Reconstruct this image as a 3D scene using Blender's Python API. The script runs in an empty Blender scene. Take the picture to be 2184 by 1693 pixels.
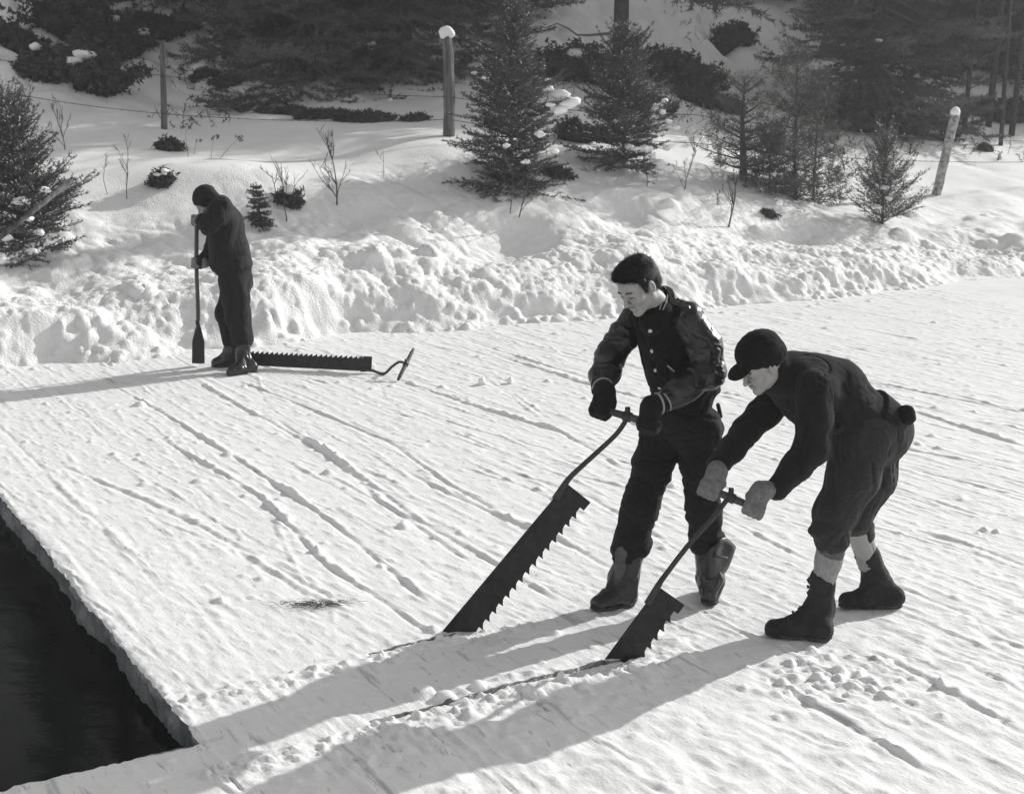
import bpy, math, random
import numpy as np
from mathutils import Vector

C = bpy.context.scene.collection
R = math.radians
# ------------------------------------------------------------------ camera
F, CX, CY, H = 2943.0, 1092.0, 846.5, 2.5       # focal length and centre in survey units, eye height in metres
TH = math.atan(656 / F)
cam = bpy.data.cameras.new('camera')
cam.sensor_width = 36; cam.lens = 36 * F / 2184
cam.clip_start = 0.1; cam.clip_end = 500
cam.dof.use_dof = True; cam.dof.focus_distance = 7.6; cam.dof.aperture_fstop = 8
camo = bpy.data.objects.new('camera', cam); C.objects.link(camo)
camo.location = (0, 0, H); camo.rotation_euler = (math.pi / 2 - TH, 0, 0)
bpy.context.scene.camera = camo
# ------------------------------------------------------------------ light
SUN_AZ, SUN_EL = 37.5, 25.0                      # azimuth counted from +X towards +Y
w = bpy.data.worlds.new('World'); bpy.context.scene.world = w; w.use_nodes = True
nt = w.node_tree; bg = nt.nodes['Background']
sky = nt.nodes.new('ShaderNodeTexSky'); sky.sky_type = 'NISHITA'; sky.sun_disc = False
sky.sun_elevation = R(SUN_EL); sky.sun_rotation = R(90 - SUN_AZ)
bw = nt.nodes.new('ShaderNodeRGBToBW')           # black-and-white film: the sky keeps its brightness, loses its hue
nt.links.new(sky.outputs[0], bw.inputs[0]); nt.links.new(bw.outputs[0], bg.inputs[0])
bg.inputs[1].default_value = 0.15
sd = bpy.data.lights.new('sun', 'SUN'); sd.energy = 3.5; sd.angle = R(0.6); sd.color = (1, 0.995, 0.985)
so = bpy.data.objects.new('sun', sd); C.objects.link(so)
sv = Vector((math.cos(R(SUN_AZ)) * math.cos(R(SUN_EL)), math.sin(R(SUN_AZ)) * math.cos(R(SUN_EL)), math.sin(R(SUN_EL))))
so.rotation_euler = sv.to_track_quat('Z', 'Y').to_euler(); so.location = sv * 40
vs = bpy.context.scene.view_settings
vs.view_transform = 'Standard'; vs.look = 'None'; vs.gamma = 1; vs.use_curve_mapping = False
vs.exposure = 0.54
bpy.context.scene.render.film_transparent = False

# ------------------------------------------------------------------ survey helpers: sight line -> point in the world
def ray(px, py):
    x = (px - CX) / F; y = -(py - CY) / F
    c, s = math.cos(TH), math.sin(TH)
    return np.array([x, c + y * s, -s + y * c])
def G(px, py, z=0.0):
    r = ray(px, py); return np.array([0, 0, H]) + r * ((z - H) / r[2])
def PY(px, py, Y):
    r = ray(px, py); return np.array([0, 0, H]) + r * (Y / r[1])
def nrm(v):
    v = np.asarray(v, float); return v / np.linalg.norm(v)

# ------------------------------------------------------------------ noise
_T2 = np.random.RandomState(5).rand(256, 256).astype(np.float32)
_T3 = np.random.RandomState(7).rand(64, 64, 64).astype(np.float32)
def n2(x, y, s=0):
    x = np.asarray(x, float) + s * 17.31; y = np.asarray(y, float) + s * 9.77
    xi = np.floor(x).astype(int); yi = np.floor(y).astype(int)
    fx = x - xi; fy = y - yi; fx = fx * fx * (3 - 2 * fx); fy = fy * fy * (3 - 2 * fy)
    a = _T2[xi & 255, yi & 255]; b = _T2[(xi + 1) & 255, yi & 255]
    c = _T2[xi & 255, (yi + 1) & 255]; d = _T2[(xi + 1) & 255, (yi + 1) & 255]
    return ((a * (1 - fx) + b * fx) * (1 - fy) + (c * (1 - fx) + d * fx) * fy) * 2 - 1
def fbm(x, y, o=4, s=0, g=0.5):
    r = 0; a = 1; f = 1
    for i in range(o):
        ca, sa = math.cos(i * 1.1), math.sin(i * 1.1)
        r = r + a * n2((x * ca - y * sa) * f, (x * sa + y * ca) * f, s + i * 3); a *= g; f *= 2.03
    return r
def billow(x, y, o=3, s=0):                      # rounded lumps with sharp creases
    r = 0; a = 1; f = 1
    for i in range(o):
        r = r + a * (1 - 2 * (1 - np.abs(n2(x * f, y * f, s + i * 5))) ** 2) * -1; a *= .5; f *= 2.1
    return -r
def n3(p, s=0):
    q = p + s * 7.13
    i = np.floor(q).astype(np.int32); f = (q - i).astype(np.float32); f = f * f * (3 - 2 * f)
    r = 0
    for a in (0, 1):
        for b in (0, 1):
            for c in (0, 1):
                wgt = (f[:, 0] if a else 1 - f[:, 0]) * (f[:, 1] if b else 1 - f[:, 1]) * (f[:, 2] if c else 1 - f[:, 2])
                r = r + wgt * _T3[(i[:, 0] + a) & 63, (i[:, 1] + b) & 63, (i[:, 2] + c) & 63]
    return r * 2 - 1
def sstep(a, b, x):
    t = np.clip((x - a) / (b - a), 0, 1); return t * t * (3 - 2 * t)

# ------------------------------------------------------------------ materials
def mat(name, col, rough=0.8, noise=None, bump=None, spec=0.3, col2=None, sheen=0, stretch=None, metallic=0, ior=None, coat=0):
    m = bpy.data.materials.new(name); m.use_nodes = True
    t = m.node_tree; b = t.nodes['Principled BSDF']
    g = (col,) * 3 if not isinstance(col, tuple) else col
    b.inputs['Base Color'].default_value = (*g, 1)
    b.inputs['Roughness'].default_value = rough
    b.inputs['Specular IOR Level'].default_value = spec
    b.inputs['Metallic'].default_value = metallic
    if ior: b.inputs['IOR'].default_value = ior
    if coat: b.inputs['Coat Weight'].default_value = coat
    if sheen:
        b.inputs['Sheen Weight'].default_value = sheen; b.inputs['Sheen Roughness'].default_value = .5
    tc = t.nodes.new('ShaderNodeTexCoord'); src = tc.outputs['Object']
    if stretch:
        mp = t.nodes.new('ShaderNodeMapping'); mp.inputs['Scale'].default_value = stretch
        t.links.new(src, mp.inputs[0]); src = mp.outputs[0]
    if noise and col2 is not None:
        n = t.nodes.new('ShaderNodeTexNoise'); n.inputs['Scale'].default_value = noise; n.inputs['Detail'].default_value = 6
        n.inputs['Roughness'].default_value = .65
        r = t.nodes.new('ShaderNodeValToRGB'); r.color_ramp.elements[0].position = .35; r.color_ramp.elements[1].position = .65
        g2 = (col2,) * 3 if not isinstance(col2, tuple) else col2
        r.color_ramp.elements[0].color = (*g, 1); r.color_ramp.elements[1].color = (*g2, 1)
        t.links.new(src, n.inputs['Vector']); t.links.new(n.outputs[0], r.inputs[0]); t.links.new(r.outputs[0], b.inputs['Base Color'])
    if bump:
        sc, st, ds = bump
        n = t.nodes.new('ShaderNodeTexNoise'); n.inputs['Scale'].default_value = sc; n.inputs['Detail'].default_value = 5
        n.inputs['Roughness'].default_value = .6
        bp = t.nodes.new('ShaderNodeBump'); bp.inputs['Strength'].default_value = st; bp.inputs['Distance'].default_value = ds
        t.links.new(src, n.inputs['Vector']); t.links.new(n.outputs[0], bp.inputs['Height']); t.links.new(bp.outputs[0], b.inputs['Normal'])
    return m
SNOW = (0.80, 0.805, 0.80)
M = dict(
    snow=mat('snow', SNOW, .7, 30, (55, .32, .010), .2, (0.86, 0.862, 0.855)),
    bank=mat('bank_snow', SNOW, .75, 12, (45, .7, .02), .15, (0.86, 0.862, 0.855)),
    fluff=mat('fluffy_snow', (0.86, 0.862, 0.86), .8, None, (60, .4, .01), .15),
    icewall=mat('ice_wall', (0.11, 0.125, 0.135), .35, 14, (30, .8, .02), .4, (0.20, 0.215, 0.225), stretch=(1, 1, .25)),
    water=mat('dark_water', (0.003, 0.004, 0.0035), .04, None, (3, .10, .02), .05, stretch=(1, 2.2, 1)),
    steel=mat('old_steel', 0.014, .6, 22, (40, .3, .004), .3, 0.03),
    rod=mat('iron_rod', 0.02, .5, 30, (60, .3, .003), .4, 0.045),
    wood=mat('handle_wood', 0.045, .6, 15, (40, .4, .003), .3, 0.09, stretch=(1, 1, .2)),
    post=mat('weathered_wood', 0.06, .9, 9, (30, .9, .012), .1, 0.19, stretch=(3, 3, .25)),
    birch=mat('flaking_bark', 0.13, .9, 14, (20, .9, .02), .1, 0.50),
    bark=mat('bark', 0.045, .95, 14, (22, 1, .03), .1, 0.11, stretch=(2, 2, .5)),
    barkdark=mat('dark_bark', 0.04, .95, 14, (22, 1, .03), .1, 0.07, stretch=(2, 2, .5)),
    twig=mat('twig_bark', 0.05, .9, 20, None, .1, 0.10),
    needle=mat('spruce_needles', (0.042, 0.047, 0.044), .7, 5, None, .25, (0.12, 0.125, 0.12)),
    pine=mat('pine_needles', (0.08, 0.085, 0.08), .7, 2.5, None, .2, (0.12, 0.125, 0.12)),
    bgneedle=mat('forest_needles', (0.075, 0.08, 0.077), .9, .9, None, .05, (0.14, 0.145, 0.142)),  # far needles paler: the milky veil over them is put into the colour
    shrub=mat('heather', (0.05, 0.054, 0.05), .9, 4, None, .1, (0.10, 0.105, 0.10)),
    weed=mat('dry_weed', 0.10, .9, None, None, .1),
    wire=mat('rusty_wire', 0.05, .7, None, None, .3),
    stone=mat('mossy_stone', 0.03, .95, 6, (12, 1, .05), .1, 0.10),
    skin=mat('skin', (0.30, 0.29, 0.28), .5, 9, (120, .15, .002), .35, (0.36, 0.35, 0.34)),
    hair=mat('hair', 0.005, .6, 40, (160, .8, .004), .25, 0.012, stretch=(1, 1, .3)), darkice=mat('dark_wet_ice', 0.15, .4, 20, (40, .5, .01), .3, 0.30),
    brow=mat('eyebrow', 0.03, .8),
    lip=mat('lips', 0.18, .5),
    wool=mat('black_wool', 0.007, .95, 60, (420, .8, .004), .1, 0.013, sheen=.04),
    sweater=mat('dark_sweater', 0.011, .95, 50, (380, .9, .005), .1, 0.019, sheen=.08),
    leather=mat('leather_sleeve', 0.008, .34, 8, (35, .35, .01), .5, 0.014),
    jeans=mat('dark_denim', 0.011, .9, 60, (500, .6, .003), .15, 0.019, sheen=.04),
    trouser=mat('wool_trousers', 0.026, .95, 60, (300, .8, .004), .1, 0.038, sheen=.10),
    rubber=mat('rubber_boot', 0.010, .28, 12, (25, .35, .008), .5, 0.02),
    feltboot=mat('work_boot', 0.016, .85, 18, (90, .6, .004), .2, 0.032, sheen=.05),
    sole=mat('boot_sole', 0.015, .8, 40, (60, .5, .004), .2, 0.08),
    sock=mat('grey_wool_sock', 0.24, .95, 60, (350, .9, .005), .1, 0.34, stretch=(1, 1, .25)),
    sockband=mat('dark_sock_band', 0.10, .95, 60, (350, .9, .005), .1, 0.15),
    mitten=mat('black_mitten', 0.008, .95, 60, (380, .9, .005), .1, 0.015, sheen=.06),
    glove=mat('grey_wool_glove', 0.13, .95, 45, (320, .9, .006), .1, 0.22, sheen=.2),
    stripe=mat('pale_stripe', 0.30, .9), button=mat('white_button', 0.62, .35), tag=mat('pale_pocket_trim', 0.42, .6),
    flap=mat('boot_lining', 0.07, .8, 20, None, .2, 0.12),
    jacket=mat('dark_canvas_jacket', 0.008, .85, 24, (200, .6, .004), .2, 0.016, sheen=.03),
)

# scraped snow-ice: streaks of thin bare ice and fine scratches that run with the plough
def scraped():
    m = bpy.data.materials.new('scraped_snow_ice'); m.use_nodes = True; t = m.node_tree; b = t.nodes['Principled BSDF']; L = t.links.new
    b.inputs['Roughness'].default_value = .6; b.inputs['Specular IOR Level'].default_value = .25
    tc = t.nodes.new('ShaderNodeTexCoord')
    def streak(rot, sc, ns, detail=4):
        mp = t.nodes.new('ShaderNodeMapping'); mp.vector_type = 'TEXTURE'; mp.inputs['Rotation'].default_value = (0, 0, rot); mp.inputs['Scale'].default_value = sc
        n = t.nodes.new('ShaderNodeTexNoise'); n.inputs['Scale'].default_value = ns; n.inputs['Detail'].default_value = detail; n.inputs['Roughness'].default_value = .6
        L(tc.outputs['Object'], mp.inputs[0]); L(mp.outputs[0], n.inputs['Vector']); return n.outputs[0]
    def ramp(src, a, b_, c0, c1):
        r = t.nodes.new('ShaderNodeValToRGB'); r.color_ramp.elements[0].position = a; r.color_ramp.elements[1].position = b_
        r.color_ramp.elements[0].color = (*c0, 1); r.color_ramp.elements[1].color = (*c1, 1); L(src, r.inputs[0]); return r.outputs[0]
    g = math.radians(120.7)                                   # direction of the grooves
    s1 = streak(g, (9, .7, 1), 8); s2 = streak(g + .10, (6, .6, 1), 14); s3 = streak(g - .16, (2.5, .7, 1), 22)
    w1 = ramp(s1, .625, .70, SNOW, (.50, .51, .51)); w2 = ramp(s2, .62, .69, (1, 1, 1), (.66, .665, .665)); w3 = ramp(s3, .63, .70, (1, 1, 1), (.70, .705, .705))
    m1 = t.nodes.new('ShaderNodeMixRGB'); m1.blend_type = 'MULTIPLY'; m1.inputs[0].default_value = 1; L(w1, m1.inputs[1]); L(w2, m1.inputs[2])
    m2_ = t.nodes.new('ShaderNodeMixRGB'); m2_.blend_type = 'MULTIPLY'; m2_.inputs[0].default_value = 1; L(m1.outputs[0], m2_.inputs[1]); L(w3, m2_.inputs[2]); L(m2_.outputs[0], b.inputs['Base Color'])
    n = t.nodes.new('ShaderNodeTexNoise'); n.inputs['Scale'].default_value = 60; n.inputs['Detail'].default_value = 5; L(tc.outputs['Object'], n.inputs['Vector'])
    b1 = t.nodes.new('ShaderNodeBump'); b1.inputs['Strength'].default_value = .3; b1.inputs['Distance'].default_value = .010; L(n.outputs[0], b1.inputs['Height'])
    b2 = t.nodes.new('ShaderNodeBump'); b2.inputs['Strength'].default_value = .2; b2.inputs['Distance'].default_value = .014; L(s2, b2.inputs['Height']); L(b1.outputs[0], b2.inputs['Normal'])
    b3 = t.nodes.new('ShaderNodeBump'); b3.inputs['Strength'].default_value = .18; b3.inputs['Distance'].default_value = .016; L(s1, b3.inputs['Height']); L(b2.outputs[0], b3.inputs['Normal']); L(b3.outputs[0], b.inputs['Normal'])
    return m
M['icesnow'] = scraped()

# ------------------------------------------------------------------ mesh helpers
def obj_np(name, V, faces, material, parent=None, smooth=True, origin=None):
    V = np.asarray(V, dtype=np.float32).reshape(-1, 3)
    if origin is not None: V = V - np.asarray(origin, dtype=np.float32)
    faces = [np.asarray(f, dtype=np.int32) for f in faces if len(f)]
    me = bpy.data.meshes.new(name)
    me.vertices.add(len(V)); me.vertices.foreach_set('co', V.ravel())
    lt = np.concatenate([np.full(len(f), f.shape[1], np.int32) for f in faces])
    ls = np.concatenate([[0], np.cumsum(lt)[:-1]]).astype(np.int32)
    li = np.concatenate([f.ravel() for f in faces])
    me.loops.add(len(li)); me.loops.foreach_set('vertex_index', li)
    me.polygons.add(len(lt)); me.polygons.foreach_set('loop_start', ls)
    try: me.polygons.foreach_set('loop_total', lt)
    except Exception: pass
    me.polygons.foreach_set('use_smooth', np.full(len(lt), smooth))
    me.update(calc_edges=True); me.validate()
    for mm in (material if isinstance(material, (list, tuple)) else [material]): me.materials.append(mm)
    o = bpy.data.objects.new(name, me); C.objects.link(o)
    if parent is not None: o.parent = parent
    return o
def tag(o, label=None, cat=None, group=None, kind=None):
    if label: o['label'] = label
    if cat: o['category'] = cat
    if group: o['group'] = group
    if kind: o['kind'] = kind
    return o
def empty(name, loc, label, cat, group=None):
    o = bpy.data.objects.new(name, None); C.objects.link(o); o.location = tuple(float(v) for v in loc)
    o.empty_display_size = .1
    return tag(o, label, cat, group)
class MB:                                        # collects tubes and faces for ONE mesh
    def __init__(s): s.V = []; s.Q = []; s.T = []; s.n = 0
    def add(s, V, Q=None, T=None):
        V = np.asarray(V, float).reshape(-1, 3)
        if Q is not None and len(Q): s.Q.append(np.asarray(Q) + s.n)
        if T is not None and len(T): s.T.append(np.asarray(T) + s.n)
        s.V.append(V); s.n += len(V)
    def tube(s, pts, rad, k=8, cap=True, wob=0, rs=None, flat=None):
        pts = np.asarray(pts, float); n = len(pts); rad = np.broadcast_to(np.asarray(rad, float), (n,))
        tg = np.gradient(pts, axis=0); tg /= np.linalg.norm(tg, axis=1)[:, None] + 1e-9
        up = np.array([0, 0, 1.]) if abs(tg[0][2]) < .9 else np.array([1., 0, 0])
        V = []; a = np.arange(k) * 2 * math.pi / k
        for i in range(n):
            x = np.cross(tg[i], up); x /= np.linalg.norm(x) + 1e-9; y = np.cross(tg[i], x); up = -np.cross(tg[i], x) if False else up
            r = rad[i] * (1 + (wob * (rs.rand(k) - .5) if wob else 0))
            V.append(pts[i] + np.outer(np.cos(a) * r, x) + np.outer(np.sin(a) * r * (flat or 1), y))
        V = np.concatenate(V)
        i, j = np.meshgrid(np.arange(n - 1), np.arange(k), indexing='ij'); i = i.ravel(); j = j.ravel(); j2 = (j + 1) % k
        Q = np.stack([i * k + j, i * k + j2, (i + 1) * k + j2, (i + 1) * k + j], 1)
        T = []
        if cap:
            V = np.concatenate([V, pts[:1], pts[-1:]]); c0 = n * k; c1 = c0 + 1
            for q in range(k):
                T.append((c0, (q + 1) % k, q)); T.append((c1, (n - 1) * k + q, (n - 1) * k + (q + 1) % k))
        s.add(V, Q, np.array(T) if T else None)
    def build(s, name, m, parent=None, origin=None, smooth=True):
        return obj_np(name, np.concatenate(s.V), [np.concatenate(s.Q) if s.Q else [], np.concatenate(s.T) if s.T else []], m, parent, smooth, origin)
def curve(pts, n=16):                            # Catmull-Rom through pts
    P = np.asarray(pts, float); P = np.concatenate([[2 * P[0] - P[1]], P, [2 * P[-1] - P[-2]]])
    out = []
    m = len(P) - 3
    for k in range(m):
        t = np.linspace(0, 1, n // m + 2)[:, None]
        if k < m - 1: t = t[:-1]
        a, b, c, d = P[k:k + 4]
        out.append(.5 * (2 * b + (c - a) * t + (2 * a - 5 * b + 4 * c - d) * t ** 2 + (3 * b - a - 3 * c + d) * t ** 3))
    return np.concatenate(out)

# ------------------------------------------------------------------ signed-distance modelling (bodies, clothes, snow lumps)
def cap_(a, b, ra, rb, k=.02, fl=None, op='u'): return dict(t='c', a=np.asarray(a, float), b=np.asarray(b, float), ra=ra, rb=rb, k=k, fl=fl, op=op)
def ell_(c, r, k=.02, ax=None, op='u'): return dict(t='e', c=np.asarray(c, float), r=np.asarray(r, float) * np.ones(3), k=k, ax=ax, op=op)
def pl_(p, n, k=.005, op='i'): return dict(t='p', p=np.asarray(p, float), n=nrm(n), k=k, op=op)      # keeps the side n points to
def chain(pts, rads, k=.02, fl=None):
    return [cap_(pts[i], pts[i + 1], rads[i], rads[i + 1], k, fl) for i in range(len(pts) - 1)]
def sdf_eval(prims, P):
    D = None
    for q in prims:
        if q['t'] == 'c':
            a, b = q['a'], q['b']; X = P - a; ab = b - a
            if q['fl'] is not None:
                ax, sc = q['fl']; ax = nrm(ax); ab2 = ab
                dt = X @ ax; h0 = np.clip((X @ ab) / (ab @ ab + 1e-9), 0, 1)
                off = dt - h0 * (ab @ ax); X = X + np.outer(off * (1 / sc - 1), ax)
            h = np.clip((X @ ab) / (ab @ ab + 1e-9), 0, 1)
            d = np.linalg.norm(X - h[:, None] * ab, axis=1) - (q['ra'] + (q['rb'] - q['ra']) * h)
            if q['fl'] is not None: d = d * min(1, .5 + .5 * q['fl'][1])
        elif q['t'] == 'e':
            X = P - q['c']
            if q['ax'] is not None: X = X @ np.asarray(q['ax']).T
            kk = np.linalg.norm(X / q['r'], axis=1); k2 = np.linalg.norm(X / q['r'] ** 2, axis=1)
            d = kk * (kk - 1) / (k2 + 1e-6)
        else: d = -((P - q['p']) @ q['n'])
        if D is None: D = d; continue
        k = q['k']
        if q['op'] == 'u':
            h = np.maximum(k - np.abs(D - d), 0) / k; D = np.minimum(D, d) - h * h * k * .25
        elif q['op'] == 's':
            d = -d; h = np.maximum(k - np.abs(D - d), 0) / k; D = np.maximum(D, d) + h * h * k * .25
        else:
            h = np.maximum(k - np.abs(D - d), 0) / k; D = np.maximum(D, d) + h * h * k * .25
    return D
def nets(V, lo, res):                            # naive surface nets
    s = V < 0; nx, ny, nz = V.shape
    cnt = np.zeros((nx - 1, ny - 1, nz - 1), np.uint8)
    for a in (0, 1):
        for b in (0, 1):
            for c in (0, 1): cnt += s[a:nx - 1 + a, b:ny - 1 + b, c:nz - 1 + c]
    idx = np.argwhere((cnt > 0) & (cnt < 8)); N = len(idx)
    acc = np.zeros((N, 3)); num = np.zeros(N)
    cor = [(a, b, c) for a in (0, 1) for b in (0, 1) for c in (0, 1)]
    val = {q: V[idx[:, 0] + q[0], idx[:, 1] + q[1], idx[:, 2] + q[2]] for q in cor}
    for q in cor:
        for ax in range(3):
            if q[ax]: continue
            q2 = list(q); q2[ax] = 1; q2 = tuple(q2); a, b = val[q], val[q2]; mk = (a < 0) != (b < 0)
            t = a[mk] / (a[mk] - b[mk]); p = np.tile(np.array(q, float), (len(t), 1)); p[:, ax] += t
            acc[mk] += p; num[mk] += 1
    vert = lo + (idx + acc / num[:, None]) * res
    m = -np.ones(cnt.shape, np.int64); m[idx[:, 0], idx[:, 1], idx[:, 2]] = np.arange(N)
    Q = []
    for ax in range(3):
        o1, o2 = [(1, 2), (2, 0), (0, 1)][ax]
        A = s.take(range(0, s.shape[ax] - 1), ax); B = s.take(range(1, s.shape[ax]), ax)
        e = np.argwhere(A != B)
        ok = (e[:, o1] > 0) & (e[:, o2] > 0) & (e[:, o1] < s.shape[o1] - 1) & (e[:, o2] < s.shape[o2] - 1); e = e[ok]
        def g(d1, d2):
            f = e.copy(); f[:, o1] -= d1; f[:, o2] -= d2; return m[f[:, 0], f[:, 1], f[:, 2]]
        q = np.stack([g(1, 1), g(0, 1), g(0, 0), g(1, 0)], 1)
        fl = ~A[e[:, 0], e[:, 1], e[:, 2]]; q[fl] = q[fl][:, ::-1]
        Q.append(q[(q >= 0).all(1)])
    return vert, np.concatenate(Q)
def bounds(prims):
    lo = np.full(3, 1e9); hi = -lo
    for q in prims:
        if q['op'] != 'u': continue
        if q['t'] == 'c':
            r = max(q['ra'], q['rb']); pts = [q['a'], q['b']]
        else: r = max(q['r']); pts = [q['c']]
        for p in pts: lo = np.minimum(lo, p - r); hi = np.maximum(hi, p + r)
    return lo, hi
def sdf_mesh(prims, res=.008, disp=None, pad=.02):
    lo, hi = bounds(prims); lo = lo - pad; hi = hi + pad
    n = np.ceil((hi - lo) / res).astype(int) + 1
    ax = [lo[i] + np.arange(n[i]) * res for i in range(3)]
    D = np.empty(n, np.float32)
    step = max(1, int(400000 // (n[1] * n[2])))
    for i in range(0, n[0], step):
        g = np.stack(np.meshgrid(ax[0][i:i + step], ax[1], ax[2], indexing='ij'), -1).reshape(-1, 3)
        d = sdf_eval(prims, g)
        near = np.abs(d) < .04
        if disp is not None and near.any():
            d[near] += disp(g[near])
        D[i:i + step] = d.reshape(-1, n[1], n[2])
    return nets(D, lo, res)
def sdf_obj(name, prims, m, parent=None, origin=None, res=.008, disp=None, xf=None):
    V, Q = sdf_mesh(prims, res, disp)
    if xf is not None: V = V @ xf[0].T + xf[1]
    return obj_np(name, V, [Q], m, parent, True, origin)
def folds(amp=.007, f=9, s=0, stretch=(1, 1, .55)):
    st = np.array(stretch)
    def fn(p):
        q = p * st * f
        wv = n3(q * .6, s + 3)[:, None] * .8
        r = 1 - np.abs(n3(q + wv, s)) * 2
        c1 = np.clip(1 - np.abs(n3(q * 1.25 + wv * 1.6, s + 6)) * 5, 0, 1); c2 = np.clip(1 - np.abs(n3(q * 2.6 + wv * 2, s + 8)) * 5, 0, 1)
        return -amp * .55 * r - amp * .2 * n3(q * 2.7, s + 1) + amp * .85 * c1 + amp * .35 * c2
    return fn
def fuzz(amp=.002, f=120, s=0):
    return lambda p: amp * n3(p * f, s)
print('helpers ok')
# ================================================================== ICE, WATER, SNOW BANK
C0 = G(415, 1580)[:2]
A = np.array([-.510, .860]); A = A / np.linalg.norm(A)     # along the far edge of the opening
Cc = np.array([A[1], -A[0]])                               # to the right, across the grooves
def uv(p): p = np.asarray(p)[..., :2] - C0; return p @ A, p @ Cc
def axis(segs):                                            # [(start, end, step), ...] -> increasing coordinates
    out = []
    for a, b, st in segs: out.append(np.linspace(a, b, max(2, int(round((b - a) / st)) + 1))[:-1])
    return np.concatenate(out + [[segs[-1][1]]])
CUT1 = uv(G(940, 1362))[0]; CUT2 = uv(G(1318, 1410))[0]
cut1v = (uv(G(800, 1404))[1], uv(G(975, 1356))[1]); cut2v = (uv(G(760, 1512))[1], uv(G(1372, 1400))[1])
def fine(c): return [(c - .05, c - .012, .008), (c - .012, c + .012, .004), (c + .012, c + .05, .008)]
cs = sorted([CUT1, CUT2])
us = axis([(-6, -1.6, .03), (-1.6, -.3, .016), (-.3, cs[0] - .05, .012)] + fine(cs[0]) + [(cs[0] + .05, cs[1] - .05, .012)] + fine(cs[1]) +
          [(cs[1] + .05, 6.5, .022), (6.5, 12, .032), (12, 24, .12)])
us = np.unique(np.concatenate([us, [0.0]]))
vsx = axis([(-9, -4.2, .08), (-4.2, -.06, .016), (-.06, .06, .008), (.06, 7.5, .0125), (7.5, 12, .02), (12, 24, .12)])
vsx = np.unique(np.concatenate([vsx, [0.0]]))
U, Vv = np.meshgrid(us, vsx, indexing='ij')
rs = np.random.RandomState(3)
def ice_height(U, Vv):
    h = .009 * fbm(U * .6, Vv * .9, 2, 1)
    # the scraped surface: thin streaks running two ways
    st = n2(U * 1.3 + .25 * Vv, Vv * 24 + 1.1 * n2(U * .8, Vv * .8, 9), 2); h += .0060 * np.clip(st - .12, 0, 1) * (n2(U * 2, Vv * 2, 11) > -.3)
    st2 = n2(U * 24 + Vv * 6, Vv * 4 - U * 2, 4); h += .0100 * np.clip(st2 - .35, 0, 1) * (n2(U * 3, Vv * 3, 21) > -.2)
    st3 = n2(U * 9 - Vv * 7, Vv * 30 + U * 4, 14); h += .010 * np.clip(st3 - .35, 0, 1)
    h += .0016 * fbm(U * 28, Vv * 28, 3, 6) + .006 * np.clip(fbm(U * 12, Vv * 12, 3, 8) - .5, 0, 1)
    return h
Z = ice_height(U, Vv)
# long scored grooves with broken ridges of snow beside them, nearly parallel to the opening
named = []
def groove_px(pts, hgt=.026, wid=.03):
    q = [uv(G(*p)) for p in pts]; q = sorted(q, key=lambda t: t[0]); named.append((np.array([t[0] for t in q]), np.array([t[1] for t in q]), hgt, wid))
groove_px([(290, 845), (490, 965), (620, 1050), (730, 1125), (905, 1270)], .034, .026)
groove_px([(350, 940), (560, 1060), (700, 1200), (920, 1345)], .026, .022)
groove_px([(0, 900), (70, 975), (150, 1060), (250, 1150), (330, 1240)], .014)
groove_px([(150, 1000), (300, 1060), (420, 1115), (560, 1190), (740, 1290)], .02)
groove_px([(520, 815), (640, 860), (830, 940), (960, 1030), (1060, 1090)], .03, .026)
groove_px([(880, 1010), (1010, 1075), (1200, 1150), (1300, 1205)], .026)
groove_px([(870, 815), (1000, 860), (1200, 920), (1330, 1000)], .026)
groove_px([(430, 815), (540, 880), (700, 960), (830, 1080), (1000, 1190)], .024)
groove_px([(1090, 765), (1240, 815), (1500, 880)], .022); groove_px([(1000, 725), (1200, 790), (1300, 820)], .02)
groove_px([(1540, 740), (1800, 800), (2184, 880)], .024); groove_px([(1990, 1135), (2090, 1165), (2184, 1200)], .026)
groove_px([(1880, 1390), (2000, 1450), (2184, 1560)], .03); groove_px([(1620, 1430), (1800, 1530), (1990, 1640)], .03, .03)
groove_px([(1960, 880), (2184, 950)], .024); groove_px([(1950, 1000), (2184, 1060)], .022); groove_px([(1100, 1010), (1260, 1060), (1420, 1150)], .026)
groove_px([(600, 900), (740, 990), (900, 1110), (1010, 1170), (1180, 1270)], .028); groove_px([(1500, 1080), (1640, 1150), (1720, 1190)], .022)
groove_px([(1930, 1250), (2050, 1300), (2184, 1370)], .022); groove_px([(480, 1150), (640, 1250), (760, 1310)], .014)
for k in range(1500):
    u0 = rs.uniform(-4, 12); L = rs.uniform(.15, 2.4) * rs.uniform(.3, 1); v0 = rs.uniform(-4, 13); sl = rs.normal(-.05, .09)
    if rs.rand() < .08: sl += rs.choice([-.3, .35])
    uu = np.array([u0, u0 + L / 2, u0 + L]); named.append((uu, v0 + sl * (uu - u0) + rs.normal(0, .012, 3), rs.uniform(.004, .010) + .008 * rs.rand() ** 3, rs.uniform(.010, .020)))
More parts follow.
